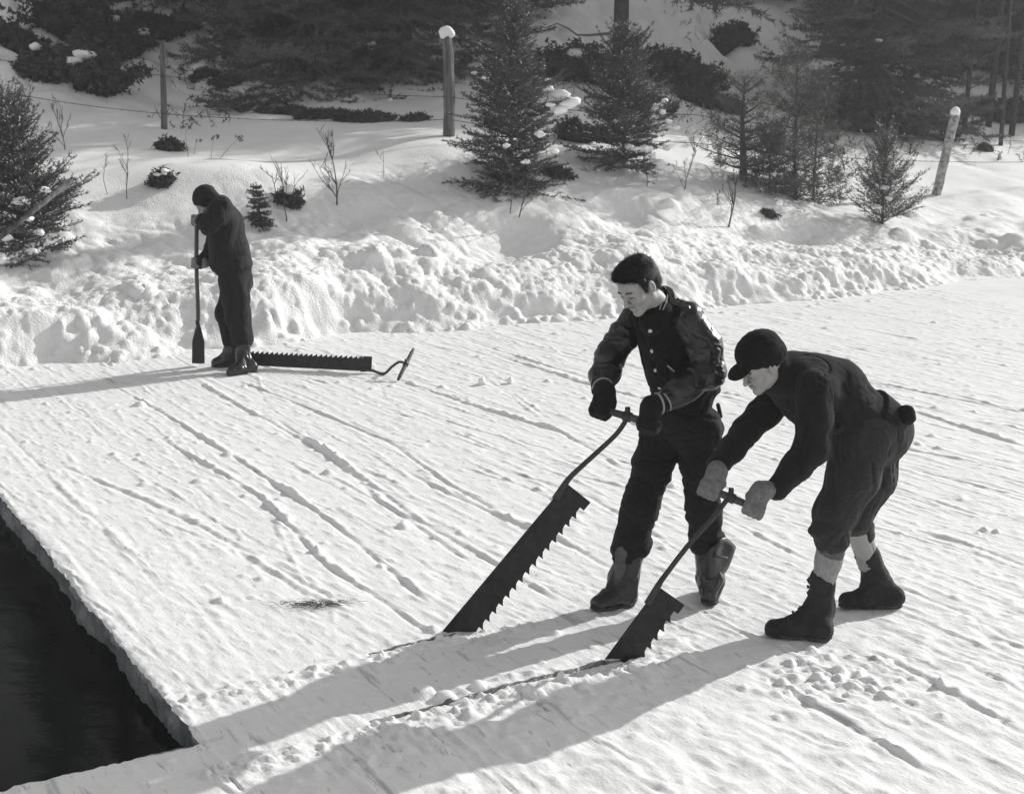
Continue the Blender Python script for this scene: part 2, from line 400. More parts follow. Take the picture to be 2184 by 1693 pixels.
for k, (gu, gv, hg, wd) in enumerate(named):
    i0 = np.searchsorted(us, gu[0] - .15); i1 = np.searchsorted(us, gu[-1] + .15)
    if i1 <= i0 + 1: continue
    j0 = np.searchsorted(vsx, gv.min() - .25); j1 = np.searchsorted(vsx, gv.max() + .25)
    if j1 <= j0 + 1: continue
    u = U[i0:i1, j0:j1]; v = Vv[i0:i1, j0:j1]
    cv = np.interp(u, gu, gv) + .010 * n2(u * 1.6, u * 0 + k, 3) + .004 * n2(u * 13, u * 0 + k, 5)
    env = sstep(gu[0] - .1, gu[0] + .12, u) * (1 - sstep(gu[-1] - .12, gu[-1] + .1, u))
    br = np.clip(n2(u * 2.6, u * 0 + k * 1.7, 7) * 1.25 + .45 + .35 * n2(u * 9, u * 0 + k, 2), 0.02, 1.3)
    lump = .75 + .5 * n2(u * 19, v * 24, k % 9)
    ww = wd * (.38 + .62 * br)
    e = (v - cv) / ww
    Z[i0:i1, j0:j1] += env * .72 * (hg * br * lump * np.exp(-e * e) - hg * .5 * np.exp(-((v - cv + ww * 1.15) / (wd * .5)) ** 2))
# granular saw-dust ridges beside the cuts and where the crew has trodden
def ridge(c, v0, v1, off, hg, wd):
    e = (U - c - off - .02 * n2(Vv * 3, Vv * 0, 3)) / wd
    env = sstep(v0 - .2, v0 + .15, Vv) * (1 - sstep(v1 - .05, v1 + .15, Vv))
    return env * np.exp(-e * e) * hg * (.55 + .8 * np.clip(fbm(U * 22, Vv * 22, 3, 12) + .3, 0, 1) + .4 * n2(Vv * 4, Vv * 0, 13))
Z += ridge(CUT1, cut1v[0] - .8, cut1v[1], -.075, .012, .06) + ridge(CUT1, cut1v[0] + .2, cut1v[1], .07, .010, .05)
Z += ridge(CUT2, cut2v[0], cut2v[1] + .1, -.11, .024, .08) + ridge(CUT2, cut2v[0] + .4, cut2v[1] + .3, .06, .016, .05)
Z += ridge(CUT2, .1, 1.4, -.30, .018, .10)
lowr = sstep(.3, -.9, U) * sstep(-.2, .8, Vv) * (1 - .6 * sstep(3, 6, Vv))
Z += lowr * (.006 * np.clip(billow(U * 2.6, Vv * 2.6, 3, 3), -.2, 1) + .005 * fbm(U * 11, Vv * 11, 3, 15))
# crumbs
def stamp(Zg, xa, ya, cx, cy, r, hgt, seed):
    i0, i1 = np.searchsorted(xa, cx - r), np.searchsorted(xa, cx + r); j0, j1 = np.searchsorted(ya, cy - r), np.searchsorted(ya, cy + r)
    if i1 - i0 < 1 or j1 - j0 < 1: return
    X, Y = np.meshgrid(xa[i0:i1], ya[j0:j1], indexing='ij')
    q = 1 - ((X - cx) ** 2 + (Y - cy) ** 2) / r ** 2 * (1 + .5 * n2(X / r * 1.3, Y / r * 1.3, seed % 11))
    zc = Zg[min(i0 + (i1 - i0) // 2, Zg.shape[0] - 1), min(j0 + (j1 - j0) // 2, Zg.shape[1] - 1)]
    s = Zg[i0:i1, j0:j1]
    np.copyto(s, np.maximum(s, np.where(q > 0, zc + hgt * (np.sqrt(np.clip(q, 0, 1)) * 1.15 - .15), -9)))
for k in range(1500):
    cu, cv = rs.uniform(-3, 11), rs.uniform(-3.5, 12); r = .008 + .022 * rs.rand() ** 3
    stamp(Z, us, vsx, cu, cv, r * 1.3, r * .75, k)
for k in range(2600):                                        # crumbs thrown up by the saws
    cu, cv = ((CUT1 if k % 3 == 0 else CUT2) - abs(rs.normal(0, .085)) - .028, rs.uniform(-.1, 2.1)); r = .004 + .009 * rs.rand() ** 4
    stamp(Z, us, vsx, cu, cv, r * 1.2, r * .8, k)
for k in range(260):                                        # broken crust by the bending man and lower right
    c = uv(G(1790 + rs.normal(0, 90), 1440 + rs.normal(0, 30))); r = .008 + .016 * rs.rand() ** 2.5
    stamp(Z, us, vsx, c[0], c[1], r, r * .6, k)
for (px, py, r) in [(1390, 1352, .05), (1790, 1432, .035), (1745, 1448, .03), (1815, 1462, .035), (1730, 1385, .03), (2100, 1130, .03), (2125, 1134, .022), (2085, 1137, .02), (860, 1125, .04), (300, 865, .05), (490, 970, .05), (940, 1366, .026), (955, 1369, .02), (975, 1368, .024), (990, 1371, .02), (1185, 1352, .03), (900, 1480, .05), (950, 1490, .045), (1020, 1470, .04), (700, 1010, .04)]:
    c = uv(G(px, py)); stamp(Z, us, vsx, c[0], c[1], r, r * .8, int(px))
# sawn slits
def slit(c, v0, v1, wob, wd, depth=.16):
    e = np.abs(U - c - wob); env = (Vv > v0) & (Vv < v1)
    return np.where(env & (e < wd), -depth, 0)
Z += slit(CUT1, *cut1v, .004 * n2(Vv * 8, Vv * 0, 2), .010) + slit(CUT2, *cut2v, .006 * n2(Vv * 6, Vv * 0, 5), .015)
def slitv(p, q, wd=.005, depth=.027):                        # short cross cuts that run with the grooves
    a, b = uv(G(*p)), uv(G(*q))
    if a[0] > b[0]: a, b = b, a
    e = np.abs(Vv - np.interp(U, [a[0], b[0]], [a[1], b[1]]) - .004 * n2(U * 20, U * 0, 2))
    return np.where((U > a[0]) & (U < b[0]) & (e < wd * (.8 + .5 * n2(U * 9, U * 0, 4))), -depth, 0)
Z += slitv((948, 1366), (1003, 1410)) + slitv((1148, 1502), (1172, 1527), .006) + slitv((490, 1658), (518, 1690), .007) + slitv((1462, 1288), (1505, 1306), .005) + slitv((1735, 1463), (1795, 1497), .006)
Z = Z * np.where((U > 0) & (Vv < 0), 0, 1)
# rough lip of the opening
near_v = np.exp(-np.abs(Vv) / .05) * (U > -.1); near_u = np.exp(-np.abs(U) / .07) * (Vv < .1)
dv = near_v * (.010 * fbm(U * 3.1, U * 0, 5, 3, .62) + .005 * n2(U * 45, U * 0, 4) + .012)
du = near_u * (.022 * fbm(Vv * 6, Vv * 0, 4, 5, .6) + .012 * n2(Vv * 40, Vv * 0, 6) - .01)
Z -= near_v * (Vv >= 0) * np.exp(-np.abs(Vv) / .02) * .012 * (1 + n2(U * 30, Vv * 30, 3)) + near_u * (U <= 0) * np.exp(-np.abs(U) / .03) * .012
Ud, Vd = U + du, Vv + dv
X3 = C0[0] + Ud * A[0] + Vd * Cc[0]; Y3 = C0[1] + Ud * A[1] + Vd * Cc[1]
# keep what is on our side of the shore
S0 = np.array([-4.59, 12.11]); S1 = np.array([6.83, 18.3]); EE = (S1 - S0) / np.linalg.norm(S1 - S0); NN = np.array([-EE[1], EE[0]])
dsh = (X3 - S0[0]) * NN[0] + (Y3 - S0[1]) * NN[1]
nu, nv = U.shape
uc = (us[:-1] + us[1:]) / 2; vc = (vsx[:-1] + vsx[1:]) / 2
UC, VC = np.meshgrid(uc, vc, indexing='ij')
keep = ~((UC > 0) & (VC < 0)) & (dsh[:-1, :-1] < 1.2)
ii, jj = np.nonzero(keep)
Qf = np.stack([ii * nv + jj, (ii + 1) * nv + jj, (ii + 1) * nv + jj + 1, ii * nv + jj + 1], 1)[:, ::-1]
Vt = np.stack([X3, Y3, Z], -1).reshape(-1, 3)
used = np.zeros(len(Vt), bool); used[Qf.ravel()] = True; rem = np.cumsum(used) - 1
ice = obj_np('ice', Vt[used], [rem[Qf]], [M['icesnow'], M['darkice']]); ice.data.polygons.foreach_set('material_index', ((Vt[:, 2][Qf].min(1) < -.045) & ~((Vt[:, 2][Qf].max(1) < -.03) & False)).astype(np.int32)); tag(ice, kind='structure')
# sawn faces under the lip
jz = np.searchsorted(vsx, 0.0); iz = np.searchsorted(us, 0.0)
def wall(P, name, sgn):
    n = len(P); rows = [0, -.012, -.03, -.06, -.09, -.12, -.2, -.4]; W = []
    tpar = np.cumsum(np.r_[0, np.linalg.norm(np.diff(P[:, :2], axis=0), axis=1)])
    for k, z in enumerate(rows):
        q = P.copy(); q[:, 2] = P[:, 2] * (k == 0) + z
        d = (.004 * n2(tpar * 31, tpar * 0 + z * 2, 3) + .016 * fbm(tpar * 4.3, tpar * 0 + z * 9, 4, 8) + .035 * (-z)) * (k > 0)
        q[:, :2] += np.outer(d * sgn[2], np.array(sgn[:2])); W.append(q)
    W = np.concatenate(W); i, k = np.meshgrid(np.arange(n - 1), np.arange(len(rows) - 1), indexing='ij'); i = i.ravel(); k = k.ravel()
    return W, np.stack([k * n + i, k * n + i + 1, (k + 1) * n + i + 1, (k + 1) * n + i], 1)
P1 = np.stack([X3[iz:, jz], Y3[iz:, jz], Z[iz:, jz]], -1); P2 = np.stack([X3[iz, :jz + 1], Y3[iz, :jz + 1], Z[iz, :jz + 1]], -1)
W1, Q1 = wall(P1, 'a', (-Cc[0], -Cc[1], 1)); W2, Q2 = wall(P2, 'b', (A[0], A[1], 1))
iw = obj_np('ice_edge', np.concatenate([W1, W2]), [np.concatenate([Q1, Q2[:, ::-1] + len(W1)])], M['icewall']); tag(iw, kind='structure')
# water: one sheet with a faint real ripple
wx = np.linspace(-.25, 13, 220); wy = np.linspace(-8, .25, 200); WU, WV = np.meshgrid(wx, wy, indexing='ij')
wz = -.12 + .0012 * fbm(WU * 5, WV * 9, 3, 4)
WV3 = np.stack([C0[0] + WU * A[0] + WV * Cc[0], C0[1] + WU * A[1] + WV * Cc[1], wz], -1).reshape(-1, 3)
i, j = np.meshgrid(np.arange(219), np.arange(199), indexing='ij'); i = i.ravel(); j = j.ravel()
wtr = obj_np('water', WV3, [np.stack([i * 200 + j, (i + 1) * 200 + j, (i + 1) * 200 + j + 1, i * 200 + j + 1], 1)[:, ::-1]], M['water']); tag(wtr, kind='structure')
def ice_z(x, y): return float(0.004)

# ------------------------------------------------------------------ bank and hillside: surveyed spot heights, thin-plate surface
cols = {
    -500: [(840, 10.2, 0), (740, 10.9), (600, 11.9), (460, 13.3), (330, 16.5), (230, 20), (80, 25), (-150, 33)],
    0: [(800, 12.1, 0), (700, 12.7), (560, 13.6), (420, 15), (300, 18), (200, 21.5), (60, 26), (-150, 34)],
    450: [(790, 12.9, 0), (690, 13.3), (600, 13.9), (480, 14.9), (372, 15.9), (335, 17.4), (280, 20), (230, 22.5), (100, 27), (-100, 34)],
    950: [(717, 14.5, 0), (620, 15.0), (500, 15.9), (400, 16.9), (320, 18.0), (293, 18.9), (250, 21.7), (200, 24), (60, 29), (-100, 35)],
    1300: [(690, 15.1, 0), (600, 15.7), (500, 16.5), (420, 17.4), (360, 18.5), (300, 20.3), (220, 23.5), (100, 28), (-100, 36)],
    1600: [(662, 16, 0), (560, 16.9), (470, 18.1), (400, 19.4), (340, 22), (280, 25), (150, 30), (-50, 38)],
    1990: [(623, 17.5, 0), (540, 18.8), (470, 20.2), (418, 21.7), (360, 24.2), (310, 26.5), (240, 30), (100, 36), (-60, 42)],
    2300: [(590, 19.0, 0), (510, 20.4), (440, 22), (370, 25.5), (300, 29.5), (200, 34), (50, 42)],
    2900: [(560, 22.2, 0), (470, 24.5), (390, 27), (300, 32), (150, 40)],
}
CP = []
for px, L in cols.items():
    for q in L:
        if len(q) == 3:
            p = PY(px, q[0], q[1]); d = (p[:2] - S0) @ NN
            p = np.array([*(p[:2] - d * NN), 0.0]); CP.append(p)
        else: CP.append(PY(px, q[0], q[1] + .65 * min(q[1] - L[0][1], 2.0)))
for e in [(-14, 60), (0, 62), (15, 64), (30, 60), (45, 50)]: CP.append(np.array([e[0], e[1], 16.0]))
CP.append(np.array([30, 38, 7.5])); CP.append(np.array([-14, 30, 5.5]))
CP = np.array(CP)
def tps(r2): return r2 * np.log(r2 + 1e-9)
K = tps(((CP[:, None, :2] - CP[None, :, :2]) ** 2).sum(-1)) + np.eye(len(CP)) * .6
Pm = np.c_[np.ones(len(CP)), CP[:, :2]]; nn = len(CP)
sol = np.linalg.solve(np.block([[K, Pm], [Pm.T, np.zeros((3, 3))]]), np.r_[CP[:, 2], 0, 0, 0])
def base_z(x, y):
    x = np.asarray(x, float); y = np.asarray(y, float); r = sol[nn] + sol[nn + 1] * x + sol[nn + 2] * y
    for k in range(nn): r = r + sol[k] * tps((x - CP[k, 0]) ** 2 + (y - CP[k, 1]) ** 2)
    return r
ts = axis([(-16, -4, .10), (-4, 0, .04), (0, 14.5, .024), (14.5, 20, .06), (20, 50, .3)]); ds = axis([(-.35, 4.6, .024), (4.6, 9, .05), (9, 20, .1), (20, 56, .4)])
Tt, Dd = np.meshgrid(ts, ds, indexing='ij')
BX = S0[0] + Tt * EE[0] + Dd * NN[0]; BY = S0[1] + Tt * EE[1] + Dd * NN[1]
def bank_z(BX, BY, full=True):
    t = (BX - S0[0]) * EE[0] + (BY - S0[1]) * EE[1]; d = (BX - S0[0]) * NN[0] + (BY - S0[1]) * NN[1]
    z = base_z(BX, BY)
    dd = d - .12 + .30 * fbm(t * .7, t * 0, 3, 4) + .07 * n2(t * 2.6, d * 2.6, 3) + .045 * n2(t * 9, d * 9, 3)
    near = 1 - sstep(2.4, 5.0, d)
    # ploughed heap: large billows, blocks, then fine crumbs at its foot
    m = near * (.115 * fbm(t * .75, d * .85, 3, 2) + .035 * billow(t * 1.7 + .5 * d, d * 1.5, 3, 6) * sstep(.2, .9, d) * sstep(-.5, .4, n2(t * .6, d * .8, 31)) + .010 * billow(t * 4.2, d * 4.0, 2, 16)
                + .010 * billow(t * 8, d * 8, 3, 9) * (1 - sstep(1.4, 3.0, d)) + .012 * fbm(t * 30, d * 30, 2, 3) * (1 - sstep(1.2, 2.6, d)))
    m += .05 * fbm(BX * .7, BY * .7, 3, 5) * sstep(1.2, 3, d)
    far = sstep(8.5, 13, d); m += far * (.22 * billow(BX * .45, BY * .5, 3, 8) + .08 * fbm(BX * 1.7, BY * 1.7, 3, 3))
    # windrow step half way up the heap
    m += near * .06 * sstep(.9, 1.15, dd) * (1 - sstep(1.15, 2.4, dd))
    m += near * (.13 + .11 * n2(t * .9, d * .5, 51)) * sstep(.02, .34, dd + .06 * fbm(t * 3, d * 3, 3, 52)) * (1 - sstep(.35, 1.7, dd))
    z = z * sstep(-.08, .75, dd) + m * sstep(.02, .5, dd) + (-.12) * (1 - sstep(-.15, .12, dd)) + .02
    return z
BZ = bank_z(BX, BY)
rs = np.random.RandomState(11)
LY = np.zeros_like(BZ)
def bump(xa, ya, cx, cy, r, hgt, seed):
    i0, i1 = np.searchsorted(xa, cx - r), np.searchsorted(xa, cx + r); j0, j1 = np.searchsorted(ya, cy - r), np.searchsorted(ya, cy + r)
    if i1 - i0 < 2 or j1 - j0 < 2: return
    X, Y = np.meshgrid(xa[i0:i1], ya[j0:j1], indexing='ij')
    q = 1 - ((X - cx) ** 2 + (Y - cy) ** 2) / r ** 2 * (1 + .7 * n2(X / r * 1.1, Y / r * 1.1, seed % 11))
    s = LY[i0:i1, j0:j1]; np.copyto(s, np.maximum(s, hgt * np.clip(q, 0, 1) ** .8))
for k in range(2600):
    d = -.02 + abs(rs.normal(0, .24)); t = rs.uniform(-2, 17); r = .010 + .05 * rs.rand() ** 2.8
    bump(ts, ds, t, d, r, r * rs.uniform(.6, .95), k)
for k in range(1500):
    d = rs.uniform(.1, 1.8); t = rs.uniform(-2, 17); r = .010 + .045 * rs.rand() ** 2; bump(ts, ds, t, d, r, r * .45, k)
for k in range(110):
    d = rs.uniform(.9, 3.4); t = rs.uniform(-2, 16); r = .06 + .14 * rs.rand() ** 2; bump(ts, ds, t, d, r, r * .4, k)
for (px, py, r, Y) in [(910, 455, .17, 15.9), (1120, 480, .12, 16.5), (800, 480, .12, 15.4), (300, 520, .15, 13.9),
                       (1630, 372, .2, 19), (1420, 362, .24, 18.8), (1395, 345, .2, 18.9)]:
    p = PY(px, py, Y); t = (p[:2] - S0) @ EE; d = (p[:2] - S0) @ NN; bump(ts, ds, t, d, r, r * .6, int(px))
# hollows in the snow under the two big spruces
for (px, Y, r, dep) in [(1085, 17.0, .75, .32), (1330, 18.3, .6, .25), (60, 13.9, .7, .2), (1700, 19.2, .6, .15)]:
    p = PY(px, 400, Y); e = (BX - p[0]) ** 2 + (BY - p[1]) ** 2; BZ -= dep * np.exp(-e / (r * r) * 2)
LY *= .10 + .90 * sstep(-.05, .40, fbm(Tt * .9 + .4 * Dd, Dd * 1.3, 3, 22) + .5 * (1 - sstep(.1, .7, Dd)))
PB = np.stack([BX, BY, BZ], -1); NBn = np.cross(np.gradient(PB, axis=0), np.gradient(PB, axis=1)); NBn /= np.linalg.norm(NBn, axis=-1, keepdims=True)
PB = PB + NBn * LY[..., None]; BZ = BZ + LY * .5
n_d = len(ds); i, j = np.meshgrid(np.arange(len(ts) - 1), np.arange(n_d - 1), indexing='ij'); i = i.ravel(); j = j.ravel()
bank = obj_np('snow_bank', PB, [np.stack([i * n_d + j, (i + 1) * n_d + j, (i + 1) * n_d + j + 1, i * n_d + j + 1], 1)], M['bank']); tag(bank, kind='structure')
def tz(x, y):                                               # height of the finished bank under a point
    t = (x - S0[0]) * EE[0] + (y - S0[1]) * EE[1]; d = (x - S0[0]) * NN[0] + (y - S0[1]) * NN[1]
    i = min(max(np.searchsorted(ts, t), 1), len(ts) - 1); j = min(max(np.searchsorted(ds, d), 1), n_d - 1)
    a = (t - ts[i - 1]) / (ts[i] - ts[i - 1]); b = (d - ds[j - 1]) / (ds[j] - ds[j - 1]); a = min(max(a, 0), 1); b = min(max(b, 0), 1)
    return float((BZ[i - 1, j - 1] * (1 - b) + BZ[i - 1, j] * b) * (1 - a) + (BZ[i, j - 1] * (1 - b) + BZ[i, j] * b) * a)
def hit(px, py, Y0=11.5, Y1=60):                            # where the sight line meets the bank
    r = ray(px, py); prev = None
    for Y in np.arange(Y0, Y1, .05):
        p = np.array([0, 0, H]) + r * Y / r[1]
        if (p[:2] - S0) @ NN < -.3: continue
        if p[2] < tz(p[0], p[1]): return np.array([p[0], p[1], tz(p[0], p[1])])
    return p
print('terrain ok', len(Vt), len(BZ.ravel()))
# ================================================================== TREES AND SHRUBS
def basis(d):
    d = nrm(d); a = np.array([0, 0, 1.]) if abs(d[2]) < .9 else np.array([1., 0, 0]); x = nrm(np.cross(d, a)); return x, np.cross(d, x)
def needles(S, E, L, wd, per, rs, fwd=.55, jit=.35):        # S,E (n,3): twig segments -> thin triangles all round them
    S = np.asarray(S); E = np.asarray(E); d = E - S; ln = np.linalg.norm(d, axis=1) + 1e-9
    cnt = np.maximum(1, (ln * per).astype(int)); idx = np.repeat(np.arange(len(S)), cnt); n = len(idx)
    t = rs.rand(n)[:, None]; base = S[idx] + d[idx] * t; dn = (d / ln[:, None])[idx]
    rnd = rs.normal(size=(n, 3)); perp = rnd - (rnd * dn).sum(1)[:, None] * dn; perp /= np.linalg.norm(perp, axis=1)[:, None] + 1e-9
    dirn = dn * fwd + perp * (1 - fwd * .5); dirn /= np.linalg.norm(dirn, axis=1)[:, None]
    side = np.cross(dirn, rs.normal(size=(n, 3))); side /= np.linalg.norm(side, axis=1)[:, None] + 1e-9
    l = (L * (1 - jit + 2 * jit * rs.rand(n)))[:, None]; v0 = base - side * wd; v1 = base + side * wd; v2 = base + dirn * l
    V = np.stack([v0, v1, v2], 1).reshape(-1, 3); return V, np.arange(3 * n).reshape(-1, 3)
def blob(c, r, rs, flat=.6):                                # a lump of snow resting on a bough
    n1, n2_ = 10, 14; V = []
    ph = np.linspace(0, math.pi, n1); a = np.arange(n2_) * 2 * math.pi / n2_; P, Aa = np.meshgrid(ph, a, indexing='ij')
    D = np.stack([np.sin(P) * np.cos(Aa), np.sin(P) * np.sin(Aa), np.cos(P)], -1).reshape(-1, 3)
    k = 1 + .35 * n3(D * 1.6 + rs.rand(3) * 30, 1) + .12 * n3(D * 4 + rs.rand(3) * 30, 2)
    st = np.array([rs.uniform(.8, 1.35), rs.uniform(.8, 1.2), flat]); V = c + D * k[:, None] * r * st
    i, j = np.meshgrid(np.arange(n1 - 1), np.arange(n2_), indexing='ij'); i = i.ravel(); j = j.ravel(); j2 = (j + 1) % n2_
    return V, np.stack([i * n2_ + j, (i + 1) * n2_ + j, (i + 1) * n2_ + j2, i * n2_ + j2], 1)
def conifer(kind, base, h, rad, seed, label, group=None, whorls=14, per_whorl=6, low=.04, twig=.4, nl=.03, nw=.0045, per=70, nmat='needle', bmat='bark', tr=.03,
            el=(-14, 38), snow=(), lean=(0, 0), cat=None, dense=1.0, taper=.8, droop=0, tufts=False, snowr=.06, az_skip=None, leader=True, bl=.028, frost=0):
    rs = np.random.RandomState(seed); root = empty(kind, base, label, cat or kind.replace('_', ' '), group)
    tm = MB(); zz = np.linspace(-.15, 1, 14); wob = np.stack([n2(zz * 2, zz * 0, seed), n2(zz * 2, zz * 0 + 5, seed), zz * 0], 1) * .02 * h
    path = np.stack([lean[0] * zz * h, lean[1] * zz * h, zz * h], 1) + wob
    tm.tube(path, tr * (1 - .9 * np.clip(zz, 0, 1)) + .003, 9, wob=.25, rs=rs)
    def tp(s): return np.array([np.interp(s, zz, path[:, k]) for k in range(3)])
    S, E = [], []; bm = MB(); tips = []
    for wi in range(whorls):
        s = low + (1 - low) * (wi + rs.uniform(-.2, .2)) / whorls; s = min(max(s, low), .985)
        nb = max(3, int(round(per_whorl * rs.uniform(.75, 1.2)))); a0 = rs.rand() * 6.28
        for b in range(nb):
            az = a0 + b * 2 * math.pi / nb + rs.normal(0, .25); L = rad * ((1 - s) ** taper) * rs.uniform(.62, 1.12) + .05 * rad
            L *= 1 + .42 * n2(az * 1.1 + 3, s * 6, seed) + .18 * n2(az * 3, s * 15, seed + 1)
            if rs.rand() > dense or (kind != 'forest_spruce' and n2(az * 1.7, s * 9, seed + 5) > .75): continue
            e0 = R(el[0] + (el[1] - el[0]) * s ** 1.0 + rs.normal(0, 7)); p0 = tp(s); q = np.linspace(0, 1, 6)
            hz = np.array([math.cos(az), math.sin(az), 0]); up = np.array([0, 0, 1.])
            pts = p0 + np.outer(q * L * math.cos(e0), hz) + np.outer(q * L * math.sin(e0) + L * (.16 * q ** 2.2 - droop * q * (1 - q)), up) + np.cumsum(rs.normal(0, .018 * L, (6, 3)), 0)
            bm.tube(pts, np.linspace(tr * bl / .1 * (1 - s * .6) + .002, .0018, 6), 4, cap=False)
            S += list(pts[1:-1] if s < .7 else pts[:-1]); E += list(pts[2:] if s < .7 else pts[1:])
            nt_ = max(2, int(L / (twig * .26 * max(rad, .3) + .015)))
            for t in np.linspace(.22, .95, nt_):
                k = min(int(t * 5), 4); f = t * 5 - k; c = pts[k] * (1 - f) + pts[k + 1] * f; d = nrm(pts[k + 1] - pts[k])
                for sg in (-1, 1):
                    sd_ = nrm(np.cross(d, up)) * sg; tl = twig * L * (1.05 - t) * rs.uniform(.7, 1.2) + .03 * rad
                    dv_ = nrm(d * .8 + sd_ * rs.uniform(.6, 1) + up * rs.normal(.05, .18)); m1 = c + dv_ * tl * .55; m2 = c + dv_ * tl + up * tl * rs.uniform(-.05, .2)
                    S += [c, m1]; E += [m1, m2]; tips.append(m2)
                    if tl > .12 * rad + .05:
                        for s2 in (-1, 1):
                            d3 = nrm(dv_ + np.cross(dv_, up) * s2 * .8 + up * rs.normal(0, .15)); S.append(m1); E.append(m1 + d3 * tl * .42); tips.append(E[-1])
    if leader: S.append(tp(.9)); E.append(tp(1.0) + np.array([0, 0, .04 * h]))
    S = np.array(S); E = np.array(E)
    if tufts:
        tips = np.array(tips); dr = tips * 0; k = rs.permutation(len(tips))[:int(len(tips) * .9)]; tp_ = tips[k]; out = tp_ - np.array([0, 0, 0]); out[:, 2] *= 0; out /= np.linalg.norm(out, axis=1)[:, None] + 1e-6
        S2 = tp_ - out * .02; E2 = tp_ + (out * .5 + np.array([0, 0, .6])) * .06; V, T = needles(S2, E2, nl, nw, per * 5, rs, .5)
        V2, T2 = needles(S, E, nl * .8, nw, per * .10, rs); V = np.concatenate([V, V2]); T = np.concatenate([T, T2 + len(V) - len(V2)])
    else: V, T = needles(S, E, nl, nw, per, rs)
    tg = MB(); tg.V = tm.V; tg.Q = tm.Q; tg.T = tm.T; tg.n = tm.n; tg.build('trunk', M[bmat], root)
    cr = MB(); cr.V = bm.V; cr.Q = bm.Q; cr.T = bm.T; cr.n = bm.n; cr.add(V, None, T)
    cr.build('crown', M[nmat], root, smooth=False)
    if frost:                                               # thin snow caught on the upper sides of the sprays
        k = rs.permutation(len(S))[:int(len(S) * frost)]; up_ = np.array([0, 0, .008]); V, T = needles(S[k] + up_, E[k] + up_, .022, .009, 60, rs, .8); obj_np('snow_dusting', V, [T], M['fluff'], root, False)
    if snow:
        ok = E[(E[:, 2] < .85 * h)]
        for k in range(snow if isinstance(snow, int) else len(snow)):
            if isinstance(snow, int): p = ok[rs.randint(len(ok))] + np.array([0, 0, .02]); r = snowr * (.4 + .9 * rs.rand() ** 2)
            else:
                q = np.array(snow[k][:3]) * [1.25, 1.15, 1]; r = snow[k][3] * .95; near = ok[np.argmin(((ok - q) ** 2).sum(1))]; p = near * .55 + q * .45 + np.array([0, 0, r * .25])
            sm = MB()
            for b in range(3):
                V, Q = blob(p + (rs.normal(0, r * .7, 3) * [1, 1, .25] if b else 0), r * (1 if b == 0 else rs.uniform(.4, .7)), rs); sm.add(V, Q)
            sm.build('snow_lump', M['fluff'], root)
    return root
def copy_tree(o, parent=None):
    c = o.copy(); C.objects.link(c); c.parent = parent
    for ch in list(o.children): copy_tree(ch, c)
    return c
def span(px, Y, units): return units / F * math.hypot(Y, 2.0)   # apparent size -> metres at that distance

# ---- the two snow-flecked spruces by the big post
B = hit(1092, 398); B[2] -= .12; Y = B[1]
hgt = PY(1092, -15, Y)[2] - B[2]
t1 = conifer('spruce_tree', B, hgt, span(0, Y, 132), 21, 'tall young spruce right of the snow-capped post, white snow lumps on its right boughs', whorls=27, per_whorl=12, per=150, nw=.0052, twig=.48, frost=.10,
             el=(-16, 50), taper=.52, snow=[(.50, -.25, 1.30, .10), (.62, -.3, 1.12, .13), (.52, -.3, 1.08, .12), (.40, -.2, 1.36, .07), (.30, -.5, .72, .07), (-.05, -.6, .62, .055), (.12, -.6, .45, .05), (.42, -.4, .60, .06), (-.38, -.2, 1.58, .04), (-.28, -.3, 1.50, .035), (.36, -.2, 1.50, .03)],
             group='young spruces on the bank')
B = hit(1325, 350); B[2] -= .10; Y = B[1]
t2 = conifer('spruce_tree', B, PY(1325, 58, Y)[2] - B[2], span(0, Y, 124), 34, 'shorter spruce with many small snow lumps, just right of the tall young spruce', whorls=23, per_whorl=12, per=150, nw=.0052, twig=.48, frost=.12, el=(-16, 50), taper=.56,
             snow=[(.42, -.3, 1.02, .05), (.40, -.3, .93, .05), (.36, -.3, .85, .055), (.45, -.35, .80, .06), (.33, -.4, .76, .05), (.55, -.3, .66, .05), (.60, -.3, .58, .055), (.2, -.5, .30, .08), (.32, -.5, .24, .07), (.08, -.5, .35, .07), (.45, -.5, .18, .08), (.62, -.4, .26, .07), (.5, -.5, .05, .06), (-.1, -.5, .7, .04), (.66, -.4, .12, .07)],
             group='young spruces on the bank')
# ---- left spruce at the frame edge
B = hit(45, 530); B[2] -= .10; Y = B[1]
t3 = conifer('spruce_tree', B, PY(45, 215, Y)[2] - B[2], span(0, Y, 142), 8, 'ragged bushy spruce at the left edge of the picture behind a leaning pole', whorls=21, per_whorl=11, per=135, nw=.005, twig=.48, frost=.14, el=(-6, 62), taper=.38, snow=[(.12, -.35, .62, .07), (.2, -.4, .45, .05), (-.2, -.45, .38, .06), (.05, -.5, .28, .06), (.3, -.4, .3, .05), (-.05, -.6, .05, .12), (-.3, -.5, .02, .09), (.25, -.5, .12, .06), (.35, -.35, .75, .06)],
             group='young spruces on the bank')
